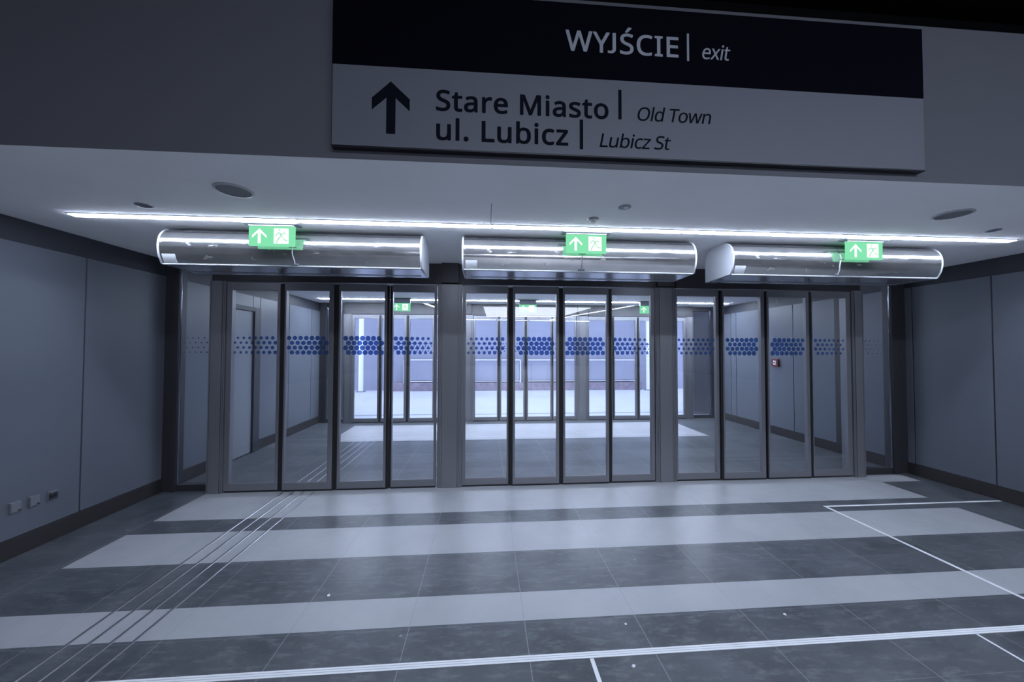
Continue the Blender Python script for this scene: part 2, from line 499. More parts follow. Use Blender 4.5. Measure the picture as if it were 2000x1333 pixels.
def leaf(c, yb, unit, idx, row):
    L0, g0, g1, R1 = c
    cx = (L0 + R1) / 2
    stag = 0.0 if idx in (1, 2) else 0.012
    y0, y1 = 0.0 + stag, 0.045 + stag
    door_no[0] += 1
    root = empty('door_%d' % door_no[0], (cx, yb, 0))
    struct(root, '%s glass leaf from the left in the %s door of the %s row' % (POSW[idx], UNW[unit], row), 'door')
    q = lambda v: v - cx
    bm = bx(q(L0), q(g0), y0, y1, 0.02, LEAF_T, bevel=0.003)
    box(bm, q(g1), q(R1), y0, y1, 0.02, LEAF_T, bevel=0.003)
    box(bm, q(g0) - .001, q(g1) + .001, y0 + .002, y1, 0.02, GB, bevel=0.003)
    box(bm, q(g0) - .001, q(g1) + .001, y0 + .002, y1, GT, LEAF_T, bevel=0.003)
    box(bm, q(g0), q(g1), y0 + .008, y0 + .014, GB - .004, GB + .006)
    obj('leaf_frame', bm, 'alu', root)
    obj('glass_pane', bx(q(g0) - .002, q(g1) + .002, y0 + .018, y0 + .028, GB - .004, GT + .004), 'glass', root)
    dm = dots_bm(g0, g1, y0 + .0165, 1.0 if row == 'front' else .5)
    for v in dm.verts: v.co.x -= cx
    obj('dot_band', dm, 'dots', root)
    bm = bx(q(L0) + .001, q(R1) - .001, y0 + .006, y1 - .004, 0.002, 0.0195)
    if idx > 0: box(bm, q(L0) - 0.026, q(L0) - .001, y0 + .012, y1 - .004, 0.004, LEAF_T - .01)
    if idx < 3: box(bm, q(R1) + .001, q(R1) + 0.026, y0 + .012, y1 - .004, 0.004, LEAF_T - .01)
    obj('rubber_seal', bm, 'seal', root)
def post_bm(x0, x1):
    """fluted aluminium post: ribs on both flanks of a flat centre"""
    w = x1 - x0
    pts = []
    e = [0, .012, .016, .030, .034, .048, .052]
    if w < .2: e = [0, .012, .016, .030, .034]
    pts += [(x0 - .0, .02)]
    for i, a in enumerate(e[:-1]):
        y = 0.0 if i % 2 == 0 else 0.008
        pts += [(x0 + a + .0005, y), (x0 + e[i + 1] - .0005, y)]
    pts += [(x0 + e[-1], -.006), (x1 - e[-1], -.006)]
    for i in range(len(e) - 2, -1, -1):
        y = 0.0 if i % 2 == 0 else 0.008
        pts += [(x1 - e[i + 1] + .0005, y), (x1 - e[i] - .0005, y)]
    pts += [(x1, .02), (x1, .16), (x0, .16)]
    bm = bmesh.new(); prism(bm, pts, 'z', 0, LEAF_T + .01)
    return bm
trim_no = [2]
def trim(bm, mat, yb, lab, cat):
    trim_no[0] += 1
    o = obj('trim_%d' % trim_no[0], bm, mat)
    o.location.y = yb
    return struct(o, lab, cat)
win_no = [0]
def sidelight(yb, x_wall, gx0, gx1, side, row):
    """fixed pane between wall and end post; x_wall is the wall, gx0..gx1 the glass"""
    win_no[0] += 1
    root = empty('window_%d' % win_no[0], (gx0, yb, 0))
    struct(root, 'narrow fixed pane beside the %s wall in the %s glass row' % (side, row), 'window')
    q = lambda v: v - gx0
    a, b = sorted((x_wall, gx0 if side == 'left' else gx1))
    sx = 1 if side == 'left' else -1
    bm = bx(q(a), q(b), .09, .19, 0, ZC - .002, bevel=.004)
    m0 = a + (b - a) * (0.62 if side == 'left' else 0.0)
    box(bm, q(m0) if side == 'left' else q(a), q(m0) + (b - a) * .38 if side == 'right' else q(b), .078, .09, 0, ZC - .002, bevel=.003)
    box(bm, q(gx0), q(gx1), .10, .18, 0, .07, bevel=.004)
    box(bm, q(gx0), q(gx1), .10, .18, 2.50, ZC - .002, bevel=.004)
    obj('window_frame', bm, 'alu_dark', root)
    xe = (gx0 + .012) if side == 'left' else (gx1 - .012)
    em = bmesh.new(); tube(em, [(q(xe), .10, .07), (q(xe), .10, 2.50)], .007, 16)
    obj('bright_edge', em, 'chrome', root, smooth=True)
    obj('glass_pane', bx(0, q(gx1), .135, .145, .068, 2.503), 'glass', root)
    dm = dots_bm(gx0, gx1, .1335, 1.0 if row == 'front' else .5)
    for v in dm.verts: v.co.x -= gx0
    obj('dot_band', dm, 'dots', root)

for row, yb in (('front', 0.0), ('rear', Y2)):
    for ui, unit in enumerate(LEAVES):
        for li, c in enumerate(unit): leaf(c, yb, ui, li, row)
    names = ['left end', 'left middle', 'right middle', 'right end']
    for (a, b), nm in zip(POSTS, names):
        bm = post_bm(a, b)
        trim(bm, 'alu', yb, 'fluted grey %s post of the %s glass row' % (nm, row), 'door post')
    # header boxes between posts' heads and the ceiling
    bm = bx(POSTS[0][0], POSTS[3][1], .03, .17, LEAF_T + .012, ZC - .001, bevel=.003)
    for a, b in UNITS:
        box(bm, a + .01, b - .01, .005, .03, LEAF_T + .012, 2.47, bevel=.003)
    for (a, b) in POSTS[1:3]:
        box(bm, (a + b) / 2 - .10, (a + b) / 2 + .10, -.02, .03, 2.372, ZC - .001, bevel=.003)
    trim(bm, 'alu_dark', yb, 'dark header box above the doors of the %s row' % row, 'door header')
    sidelight(yb, XL, -3.650, -3.262, 'left', row)
    sidelight(yb, XR, 4.594, 5.085, 'right', row)

# ------------------------------------------------------------------ linear lights
def linear_light(x0, x1, y, z, w, mat='tube', drop=0.010, gap=.012):
    root = empty('linear_light', ((x0 + x1) / 2, y, z))
    h = (x1 - x0) / 2
    bm = bx(-h, h, -w / 2 - .007, -w / 2, -.004, .03); box(bm, -h, h, w / 2, w / 2 + .007, -.004, .03)
    obj('channel', bm, 'tube_housing', root)
    obj('diffuser', bx(-h + gap, h - gap, -w / 2 + .001, w / 2 - .001, -drop, .02, bevel=.003), mat, root)
    return root
SEG = [-3.314, -1.665, -0.150, 1.471, 3.050, 4.610]
SN = ['leftmost of five', 'second of five from the left', 'middle one of five', 'second of five from the right', 'rightmost of five']
for i in range(5):
    o = linear_light(SEG[i], SEG[i + 1], -1.292, ZC, .060)
    tag(o, 'white glowing ceiling strip before the front doors, ' + SN[i], 'ceiling light', 'light line over the front doors')
SEG2 = [-3.516, -1.83, -0.13, 1.60, 3.33, 5.04]
for i in range(5):
    o = linear_light(SEG2[i], SEG2[i + 1], 3.135, ZC, .060, 'tube_rear')
    tag(o, 'white glowing ceiling strip behind the glass, ' + SN[i], 'ceiling light', 'light line over the rear doors')
# the hall's own lamps, behind the camera: they mirror in the glass
def hall_line(p, q, n, w=.16, mat='tube_hall'):
    p = Vector(p); q = Vector(q); d = (q - p); L = d.length / n
    ang = math.atan2(d.y, d.x)
    for k in range(n):
        c = p + d * ((k + .5) / n)
        o = linear_light(-L / 2 + .05, L / 2 - .05, 0, 0, w, mat, drop=.03, gap=.06)
        o.location = (c.x, c.y, 4.165); o.rotation_euler.z = ang
        tag(o, 'long white ceiling strip of the hall, mirrored in the glass doors', 'ceiling light', 'strip lights of the hall')
hall_line((8.7, -14.4), (5.3, -26.0), 2)
hall_line((-3.7, -15.2), (-2.0, -25.0), 2)
hall_line((-2.1, -26.3), (9.2, -27.2), 4, w=.3)
hall_line((-0.6, -6.4), (6.4, -6.4), 3, w=.18, mat='tube_near')
p = empty('luminous_panel', (2.8, -20.5, 4.2))
def trap(g): return [(-3.15 - g, 3.3 + g), (-2.95 - g, -3.1 - g), (2.75 + g, -3.1 - g), (3.45 + g, 3.3 + g)]
bm = bmesh.new(); prism(bm, trap(0), 'z', -.05, -.02); obj('diffuser', bm, 'hall_panel', p)
bm = bmesh.new(); prism(bm, trap(.08), 'z', -.02, -.002); obj('panel_frame', bm, 'plate', p)
tag(p, 'large white luminous ceiling panel of the hall, mirrored in the middle doors', 'ceiling light')

# ------------------------------------------------------------------ exit signs
def exit_sign(lower=0.0):
    root = empty('exit_sign')
    W, H, T = .350, .158, .022
    obj('mount_plate', bx(-.21, .21, -.045, .045, -.012, 0, bevel=.004), 'plate', root)
    top = -.022 - lower
    obj('lamp_rail', bx(-W / 2, W / 2, -.02, .02, top, -.012, bevel=.003), 'white_metal', root)
    if lower:
        pass
    z1, z0 = top, top - H
    obj('sign_panel', bx(-W / 2, W / 2, -T / 2, T / 2, z0, z1, bevel=.002), 'green', root)
    yf = -T / 2 - .0012
    def flat(name, polys, mat, y=yf):
        bm = bmesh.new()
        for pl in polys:
            prism(bm, [(a, z0 + b) for a, b in pl], 'y', y, y + .001)
        return obj(name, bm, mat, root)
    flat('arrow', [[(-.093, .138), (-.148, .082), (-.148, .062), (-.104, .106), (-.104, .018), (-.082, .018), (-.082, .106), (-.038, .062), (-.038, .082)]], 'exit_white')
    flat('doorway', [[(.018, .018), (.132, .018), (.132, .142), (.018, .142)]], 'exit_white')
    y = yf - .0012
    fig = [[(.060, .120), (.070, .130), (.062, .138), (.052, .130)],                       # head
           [(.056, .112), (.086, .098), (.082, .074), (.068, .080)],                      # trunk
           [(.068, .082), (.082, .074), (.110, .050), (.124, .050), (.124, .042), (.106, .041)],  # front leg
           [(.068, .080), (.074, .072), (.056, .052), (.044, .022), (.035, .024), (.046, .056)],  # rear leg
           [(.082, .104), (.104, .110), (.114, .096), (.108, .092), (.101, .101), (.086, .094)],   # front arm
           [(.056, .112), (.038, .098), (.030, .080), (.037, .077), (.044, .092), (.062, .104)]]   # rear arm
    flat('running_figure', fig, 'figure', y)
    return root
ex0 = exit_sign()
EX = [(-1.918, -1.197, 'green exit sign with arrow hanging before the left air curtain'),
      (0.657, -1.197, 'green exit sign with arrow hanging before the middle air curtain'),
      (3.238, -1.197, 'green exit sign with arrow hanging before the right air curtain')]
for i, (x, y, lab) in enumerate(EX):
    o = ex0 if i == 0 else copy_tree(ex0)
    put(o, x, y, ZC); tag(o, lab, 'exit sign', 'exit signs over the front doors')
ex1 = exit_sign(lower=.075)
for i, (x, lab) in enumerate(((-1.87, 'small green exit sign seen through the left front door'),
                              (0.65, 'small green exit sign seen through the middle front door, second leaf'),
                              (3.17, 'small green exit sign seen through the last leaf of the middle front door'))):
    o = ex1 if i == 0 else copy_tree(ex1)
    put(o, x, 2.98, ZC); tag(o, lab, 'exit sign', 'exit signs over the rear doors')

# ------------------------------------------------------------------ air curtains
def catmull(P, n=6):
    out = []
    for i in range(len(P) - 1):
        a = P[max(i - 1, 0)]; b = P[i]; c = P[i + 1]; d = P[min(i + 2, len(P) - 1)]
        for k in range(n):
            t = k / n
            out.append(tuple(0.5 * (2 * b[j] + (c[j] - a[j]) * t + (2 * a[j] - 5 * b[j] + 4 * c[j] - d[j]) * t * t
                                    + (3 * b[j] - a[j] - 3 * c[j] + d[j]) * t ** 3) for j in (0, 1)))
    out.append(P[-1])
    return out
FRONT = catmull([(-1.098, 2.292), (-1.124, 2.345), (-1.137, 2.404), (-1.137, 2.462), (-1.122, 2.518), (-1.090, 2.562), (-1.045, 2.590), (-0.99, 2.600)])
BACKC = catmull([(-0.90, 2.600), (-0.84, 2.594), (-0.775, 2.560), (-0.742, 2.500), (-0.735, 2.42), (-0.735, 2.286)])
HALF = 1.046
def air_curtain():
    root = empty('air_curtain')
    prof = FRONT + BACKC
    off = 2.606
    sh = [(a, b - off) for a, b in prof]
    for s in (-1, 1):
        bm = bmesh.new()
        a, b = sorted((s * HALF, s * (HALF - .014)))
        big = [(-0.925 + (p[0] + 0.925) * 1.012, -.17 + (p[1] + .17) * 1.01) for p in sh]
        big = [(p[0], min(p[1], -.001)) for p in big]
        prism(bm, big, 'x', a, b)
        obj('end_cap', bm, 'white_metal', root)
    # steel front cover in two halves with a seam between
    for s in (-1, 1):
        bm = bmesh.new()
        a, b = sorted((s * .003, s * (HALF - .014)))
        fr = [(p[0], p[1] - off) for p in FRONT if p[1] < 2.553]
        inner = [(p[0] + .004, p[1] - .002) for p in fr][::-1]
        prism(bm, fr + inner, 'x', a, b)
        obj('front_cover', bm, 'cover', root, smooth=True)
    bm = bmesh.new()
    core = [(-1.07, -.312)] + [(p[0] + .03, p[1] - off - .004) for p in FRONT[6:]] + [(p[0], p[1] - off - .004) for p in BACKC[1:]]
    prism(bm, core, 'x', -HALF + .014, HALF - .014)
    obj('body', bm, 'bottom_metal', root)
    bm = bmesh.new()
    fr = [(p[0] + .003, p[1] - off) for p in FRONT if p[1] >= 2.553]
    prism(bm, fr + [(p[0] + .006, p[1] - .003) for p in fr][::-1], 'x', -HALF + .014, HALF - .014)
    obj('intake_grille', bm, 'tube_housing', root)
    bm = bx(-HALF + .014, HALF - .014, -1.104, -1.086, -.322, -.312, bevel=.003)
    obj('front_lip', bm, 'white_metal', root)
    bm = bx(-HALF + .014, HALF - .014, -1.085, -.737, -.3235, -.3125, bevel=.002)
    obj('bottom_panel', bm, 'bottom_metal', root)
    bm = bx(-HALF + .06, HALF - .06, -.845, -.79, -.3255, -.3240)
    obj('outlet_slot', bm, 'plate', root)
    bm = bx(-.030, .030, -1.110, -1.10, -.309, -.296, bevel=.002); obj('seam_bracket', bm, 'plate', root)
    obj('seam_clip', bx(-.03, .03, -1.146, -1.138, -.172, -.162, bevel=.002), 'plate', root)
    bm = bmesh.new()
    tube(bm, [(.004 * math.sin(k), p[0] - .003, p[1] - off) for k, p in enumerate(FRONT[1:22:2])], .004, 8)
    obj('seam_strip', bm, 'white_metal', root, smooth=True)
    # paper label on the lower left of the cover, follows its curve
    bm = bmesh.new()
    pr = [(p[0] - .0025, p[1] - off) for p in FRONT[1:9]]
    prism(bm, pr + [(a + .002, b) for a, b in pr[::-1]], 'x', -HALF + .03, -HALF + .13)
    obj('paper_label', bm, 'sticker', root, smooth=True)
    return root
ac = air_curtain()
for i, (x, nm) in enumerate(((-1.790, 'left'), (0.640, 'middle'), (3.070, 'right'))):
    o = ac if i == 0 else copy_tree(ac)
    put(o, x, 0, ZC)
    tag(o, 'long curved steel air curtain under the ceiling above the %s front door' % nm, 'air curtain', 'air curtains above the front doors')

# ------------------------------------------------------------------ ceiling fittings
def speaker(x, y, r, lab):
    root = empty('ceiling_speaker', (x, y, ZC))
    bm = bmesh.new(); ring(bm, 0, 0, -.010, 0, r * .86, r); obj('rim', bm, 'ring', root, smooth=True)
    bm = bmesh.new(); disc(bm, 0, 0, -.006, -.001, r * .86); obj('grille', bm, 'grille', root)
    tag(root, lab, 'ceiling speaker', 'round ceiling speakers')
speaker(-1.795, -1.82, .108, 'round grey ceiling speaker above the left light strip')
speaker(3.232, -1.82, .108, 'round grey ceiling speaker near the right end of the light line')
def small_disc(x, y, r, lab):
    root = empty('ceiling_downlight', (x, y, ZC))
    bm = bmesh.new(); ring(bm, 0, 0, -.006, 0, r * .8, r, 28); obj('rim', bm, 'plate', root, smooth=True)
    bm = bmesh.new(); disc(bm, 0, 0, -.003, -.001, r * .8, 28); obj('lens', bm, 'plastic', root)
    tag(root, lab, 'ceiling fitting', 'small round ceiling fittings')
small_disc(-2.60, -1.515, .050, 'small dark disc in the ceiling left of the left speaker')
small_disc(4.03, -1.528, .046, 'small dark disc in the ceiling right of the right speaker')
root = empty('smoke_detector', (0.622, -1.515, ZC))
bm = bmesh.new(); disc(bm, 0, 0, -.012, 0, .044, 28, .040); obj('base', bm, 'plate', root)
bm = bmesh.new(); disc(bm, 0, 0, -.030, -.012, .034, 28, .020); obj('sensor_head', bm, 'white_plastic', root, smooth=True)
tag(root, 'small domed detector on the ceiling just above the middle exit sign', 'smoke detector')
root = empty('ceiling_plate', (0.775, -1.755, ZC))
bm = bmesh.new(); disc(bm, 0, 0, -.004, 0, .045, 28, .043); obj('cover_disc', bm, 'plastic', root)
bm = bmesh.new(); disc(bm, .01, 0, -.006, -.004, .014, 16); obj('screw_cap', bm, 'white_plastic', root)
tag(root, 'faint flat round plate on the ceiling up and right of the detector', 'ceiling plate')

# ------------------------------------------------------------------ big direction sign
YS = YB - .040
sg = empty('direction_sign', (0.686, YB, 2.650))
sx, sz = 0.686, 2.650
SX0, SX1, SZ0, SZS, SZ1 = -1.000, 2.367, 2.650, 3.081, 3.500
obj('sign_box', bx(SX0 - sx, SX1 - sx, -.040, -.001, 0, SZ1 - sz, bevel=.002), 'black', sg)
obj('upper_face', bx(SX0 + .001 - sx, SX1 - .003 - sx, -.0425, -.040, SZS - sz, SZ1 - .002 - sz), 'navy', sg)
obj('lower_face', bx(SX0 + .004 - sx, SX1 - .005 - sx, -.0425, -.040, .006, SZS - sz - .0005), 'sign_grey', sg)
GLYPHS = {
    'WYJŚCIE': ('3176,0 2856,0 2856,1000 3176,1000 3176,889 2928,889 2928,577 3161,577 3161,468 2928,468 2928,111 3176,111 2720,0 2513,0 2513,73 2580,99 2580,899 2513,927 2513,1000 2720,1000 2720,927 2653,899 2653,99 2720,73 2272,903 2243,900 2215,891 2190,876 2166,855 2146,828 2127,796 2111,759 2098,716 2088,669 2080,617 2076,560 2074,500 2077,421 2084,350 2096,286 2113,230 2135,183 2162,146 2194,118 2230,102 2272,97 2296,98 2320,102 2343,108 2365,116 2387,125 2409,136 2409,27 2387,14 2365,4 2343,-4 2318,-10 2291,-13 2261,-14 2206,-7 2157,14 2115,49 2079,97 2050,157 2027,228 2011,310 2001,401 1998,501 2000,575 2006,644 2016,709 2030,768 2048,823 2069,871 2094,913 2123,949 2155,977 2191,998 2231,1010 2273,1014 2302,1012 2331,1007 2358,999 2385,987 2409,972 2431,955 2402,849 2384,862 2364,875 2343,887 2321,896 2297,901 1831,1308 1826,1294 1819,1278 1801,1242 1780,1202 1758,1163 1737,1128 1726,1112 1717,1098 1670,1098 1670,1115 1687,1155 1705,1202 1732,1278 1740,1301 1746,1322 1831,1322 1887,268 1884,211 1875,160 1862,116 1843,77 1819,45 1791,20 1758,1 1722,-10 1682,-14 1661,-13 1641,-12 1621,-8 1602,-4 1584,1 1567,8 1552,15 1538,24 1525,34 1525,154 1546,140 1570,126 1597,113 1626,103 1655,97 1685,95 1712,97 1736,104 1757,115 1774,130 1789,148 1800,171 1808,197 1813,225 1814,256 1813,287 1809,315 1802,339 1792,361 1779,382 1761,401 1739,421 1712,441 1656,478 1635,495 1615,513 1598,532 1582,553 1569,576 1558,600 1548,627 1541,655 1536,687 1533,721 1532,759 1535,810 1542,855 1555,896 1573,931 1594,960 1620,983 1649,1000 1680,1011 1715,1014 1746,1012 1774,1007 1802,999 1827,987 1851,974 1873,958 1850,850 1830,864 1809,877 1786,888 1762,897 1738,902 1713,903 1691,901 1671,895 1653,885 1638,871 1626,854 1617,834 1610,811 1606,785 1605,758 1606,726 1610,698 1617,674 1627,652 1640,632 1656,613 1677,595 1701,576 1762,534 1791,511 1816,487 1837,460 1855,431 1869,398 1879,360 1885,317 1237,0 1225,0 1213,2 1203,4 1194,7 1185,10 1178,14 1178,98 1186,96 1205,91 1215,89 1225,88 1235,87 1248,89 1261,92 1273,98 1285,108 1294,121 1303,137 1309,158 1313,184 1314,215 1314,1000 1386,1000 1386,222 1384,174 1378,133 1368,97 1354,67 1336,42 1315,24 1292,11 1266,3 988,508 1137,1000 1215,1000 1024,388 1024,0 952,0 952,382 761,1000 840,1000 726,1000 573,0 500,0 373,756 362,835 361,845 360,853 356,808 340,694 225,0 152,0 0,1000 75,1000 170,347 183,244 192,151 199,229 204,270 222,396 323,1000 398,1000 513,327 525,243 534,151 536,175 540,225 547,278 650,1000',
        '20-19-18-17-16-15-14-13-12-23-22-21 212-211-243-242-241-240-239-238-237-236-235-234-233-232-231-230-229-228-227-226-225-224-223-222-221-220-219-218-217-216-215-214-213 44-43-42-41-40-39-38-37-36-35-34-33-32-31-30-29-28-27-26-25-24-91-90-89-88-87-86-85-84-83-82-81-80-79-78-77-76-75-74-73-72-71-70-69-68-67-66-65-64-63-62-61-60-59-58-57-56-55-54-53-52-51-50-49-48-47-46-45 175-174-173-172-171-170-169-168-167-166-165-164-163-162-161-160-159-158-157-156-155-154-153-152-151-150-149-148-147-146-145-144-143-142-141-140-139-138-137-136-135-134-133-132-131-130-129-128-127-126-125-124-123-122-121-120-119-118-117-116-115-114-113-112-111-110-109-210-209-208-207-206-205-204-203-202-201-200-199-198-197-196-195-194-193-192-191-190-189-188-187-186-185-184-183-182-181-180-179-178-177-176 1-0-11-10-9-8-7-6-5-4-3-2 275-274-273-272-271-270-269-268-267-266-265-264-263-262-261-260-259-258-257-256-255-254-253-280-279-278-277-276 95-94-93-92-108-107-106-105-104-103-102-101-100-99-98-97-96 249-248-247-246-245-244-252-251-250'),
    'exit': ('1124,125 1135,107 1149,97 1167,93 1178,94 1189,95 1200,98 1211,101 1221,105 1231,110 1220,9 1209,2 1197,-3 1184,-8 1170,-11 1156,-13 1143,-14 1121,-12 1101,-5 1082,7 1066,24 1053,48 1043,78 1038,117 1037,164 1042,220 1092,651 1031,651 1038,715 1106,764 1152,924 1198,924 1178,752 1302,752 1290,651 1166,651 1117,223 1114,182 1117,150 948,1012 958,1023 969,1030 981,1032 992,1030 1001,1023 1009,1012 1014,997 1016,976 1015,951 1010,926 1004,906 995,890 984,878 973,872 962,869 951,872 941,878 934,890 928,906 927,926 928,951 932,976 939,997 911,752 985,752 899,0 824,0 364,0 566,385 458,752 543,752 621,474 762,752 846,752 654,385 767,0 682,0 600,295 448,0 137,719 171,745 206,761 244,766 279,762 309,748 335,724 356,692 372,652 383,605 389,551 389,492 384,426 375,349 81,349 77,276 82,212 96,162 118,126 148,105 187,97 213,99 238,103 260,110 283,121 306,133 333,150 320,36 295,20 271,7 249,-2 225,-9 199,-13 171,-14 132,-9 97,5 67,30 42,63 22,107 8,160 1,222 0,292 6,371 18,449 34,519 54,582 79,637 106,682 285,633 271,647 253,656 231,659 199,653 171,635 146,604 125,562 107,511 95,453 309,453 312,490 313,527 310,560 305,589 297,613',
        '32-31-30-29-28-27-34-33 26-34-27 35-34-26 75-74-73-72-71-70-69-68-67-78-77-76 138-91-90-89-139 10-9-8-7-6-5-4-3-2-1-0-38-37-36-35-26-25-24-23-22-21-20-19-18-17-16-15-14-13-12-11 66-65-64-63 53-52-51-50-49-48-47-46-45-44-43-42-41-40-39-62-61-60-59-58-57-56-55-54 112-111-110-109-108-107-106-105-104-103-102-101-100-99-98-97-96-95-94-93-92-91-138-137-136-135-134-133-132-131-130-129-128-127-142-141-140-139-89-88-87-86-85-84-83-82-81-80-79-126-125-124-123-122-121-120-119-118-117-116-115-114-113'),
    'Stare Miasto': ('4905,377 4904,317 4899,261 4891,211 4881,165 4867,124 4851,88 4833,57 4811,32 4788,12 4762,-2 4734,-11 4705,-14 4677,-11 4651,-2 4626,12 4603,32 4582,57 4564,88 4547,124 4534,165 4522,211 4514,261 4509,317 4508,377 4510,456 4518,526 4532,588 4550,640 4573,684 4601,719 4632,744 4668,760 4707,765 4745,760 4779,744 4810,719 4838,684 4861,640 4880,588 4894,526 4903,456 4581,377 4582,320 4586,269 4594,223 4604,183 4618,150 4635,123 4655,104 4679,92 4706,88 4734,92 4757,104 4778,123 4795,150 4809,183 4819,223 4826,269 4831,320 4832,377 4831,434 4826,484 4819,529 4808,568 4794,601 4777,627 4757,646 4733,657 4706,661 4666,653 4634,627 4610,585 4594,529 4584,459 4361,87 4371,87 4382,89 4394,92 4404,95 4413,99 4421,102 4421,8 4412,2 4402,-3 4389,-8 4375,-11 4362,-13 4349,-14 4327,-12 4306,-5 4286,6 4269,23 4253,47 4240,77 4231,115 4225,162 4223,218 4223,655 4162,655 4162,714 4224,763 4252,923 4293,923 4293,751 4418,751 4418,655 4293,655 4293,221 4295,180 4302,146 4312,120 4326,101 4342,90 4088,207 4086,161 4079,121 4067,85 4051,55 4031,31 4008,11 3980,-3 3950,-11 3916,-14 3888,-13 3862,-8 3839,-1 3818,8 3799,20 3782,34 3782,146 3800,131 3821,117 3844,104 3868,94 3893,88 3918,85 3950,89 3976,99 3996,116 4009,138 4017,165 4020,196 4019,214 4016,231 4011,246 4003,261 3993,276 3979,291 3962,307 3940,324 3887,360 3864,379 3842,398 3824,418 3809,440 3797,465 3788,494 3783,527 3781,566 3786,624 3801,674 3825,713 3858,742 3897,759 3942,765 3968,763 3992,759 4015,751 4038,741 4059,729 4079,714 4055,616 4037,629 4018,640 3998,650 3978,658 3958,662 3937,664 3911,661 3888,653 3871,639 3858,621 3851,599 3848,573 3849,553 3853,536 3859,520 3867,506 3879,492 3893,478 3912,464 3985,412 4008,394 4029,375 4046,355 4061,333 4073,307 4081,279 4086,245 3496,763 3544,757 3583,737 3612,703 3633,655 3646,591 3650,511 3650,0 3599,0 3585,106 3582,106 3569,81 3557,58 3544,39 3530,22 3515,9 3499,-1 3481,-8 3460,-13 3437,-14 3413,-11 3389,-3 3368,10 3349,29 3333,53 3319,83 3310,119 3304,161 3302,209 3307,278 3324,335 3352,382 3392,416 3444,438 3508,448 3581,452 3581,497 3578,553 3571,597 3558,627 3540,648 3518,660 3492,664 3470,662 3448,656 3428,646 3408,634 3389,621 3371,606 3349,699 3369,716 3391,731 3416,744 3442,755 3468,761 3517,363 3469,355 3432,340 3406,318 3389,288 3378,251 3375,207 3377,169 3385,138 3397,115 3413,99 3432,89 3453,85 3488,91 3518,109 3544,138 3564,179 3576,233 3580,300 3580,367 3137,1032 3148,1030 3157,1024 3166,1013 3173,998 3177,978 3178,954 3177,930 3173,910 3166,895 3157,884 3148,878 3137,875 3126,878 3116,884 3108,895 3101,910 3097,930 3096,954 3097,978 3101,998 3108,1013 3116,1024 3126,1030 3172,751 3172,0 3101,0 3101,751 2611,0 2423,877 2419,877 2421,833 2424,711 2425,0 2359,0 2359,1000 2465,1000 2642,181 2645,181 2824,1000 2930,1000 2930,0 2859,0 2860,712 2865,875 2861,875 2670,0 1804,765 1839,760 1871,746 1899,723 1924,691 1944,651 1960,604 1972,551 1979,491 1981,426 1981,352 1687,352 1692,273 1704,209 1724,158 1751,121 1785,98 1824,91 1850,93 1875,97 1897,104 1918,115 1940,127 1962,143 1962,35 1940,20 1919,7 1897,-2 1874,-9 1849,-13 1821,-14 1782,-9 1746,5 1713,29 1684,63 1660,106 1640,159 1626,221 1617,291 1614,370 1617,448 1625,519 1638,581 1656,636 1678,681 1704,717 1734,744 1768,759 1803,664 1772,658 1745,639 1723,607 1707,564 1695,512 1689,450 1908,450 1906,491 1903,528 1896,562 1888,591 1876,616 1862,637 1846,652 1826,661 1482,765 1491,764 1508,763 1517,761 1526,759 1533,756 1524,643 1517,646 1509,648 1501,650 1493,651 1485,652 1478,653 1461,651 1445,645 1430,634 1416,621 1402,604 1390,583 1379,560 1370,534 1362,504 1357,472 1354,438 1352,401 1352,0 1282,0 1282,751 1340,751 1348,613 1351,613 1361,641 1372,666 1384,690 1397,711 1412,729 1428,744 1445,756 1463,762 970,763 1018,757 1056,737 1086,703 1107,655 1120,591 1124,511 1124,0 1072,0 1059,106 1056,106 1043,81 1030,58 1018,39 1004,22 989,9 973,-1 955,-8 934,-13 911,-14 886,-11 863,-3 842,10 823,29 807,53 793,83 784,119 778,161 776,209 781,278 798,335 826,382 866,416 918,438 982,448 1055,452 1055,497 1052,553 1044,597 1032,627 1014,648 992,660 966,664 944,662 922,656 902,646 882,634 863,621 845,606 823,699 843,716 865,731 890,744 916,755 942,761 991,363 943,355 906,340 880,318 862,288 852,251 849,207 851,169 859,138 871,115 887,99 906,89 927,85 962,91 992,109 1018,138 1038,179 1050,233 1054,300 1054,367 636,87 647,87 658,89 669,92 679,95 689,99 696,102 696,8 688,2 677,-3 664,-8 650,-11 637,-13 624,-14 602,-12 581,-5 562,6 544,23 529,47 516,77 506,115 500,162 498,218 498,655 437,655 437,714 499,763 527,923 569,923 569,751 693,751 693,655 569,655 569,221 571,180 577,146 588,120 601,101 617,90 362,268 359,211 351,160 337,116 318,77 294,45 266,20 233,1 197,-10 157,-14 136,-13 116,-12 96,-8 77,-4 59,1 43,8 27,15 13,24 0,34 0,154 21,140 45,126 72,113 101,103 130,97 160,95 187,97 211,104 232,115 249,130 264,148 275,171 283,197 288,225 289,256 288,287 284,315 277,339 268,361 254,382 236,401 214,421 187,441 131,478 110,495 90,513 73,532 57,553 44,576 33,600 24,627 16,655 11,687 8,721 7,759 10,810 18,855 30,896 48,931 70,960 95,983 124,1000 156,1011 190,1014 221,1012 250,1007 277,999 302,987 326,974 348,958 326,850 305,864 284,877 261,888 237,897 213,902 188,903 166,901 146,895 128,885 114,871 102,854 92,834 86,811 82,785 80,758 82,726 86,698 92,674 102,652 115,632 132,613 152,595 176,576 237,534 266,511 291,487 312,460 330,431 344,398 354,360 360,317',
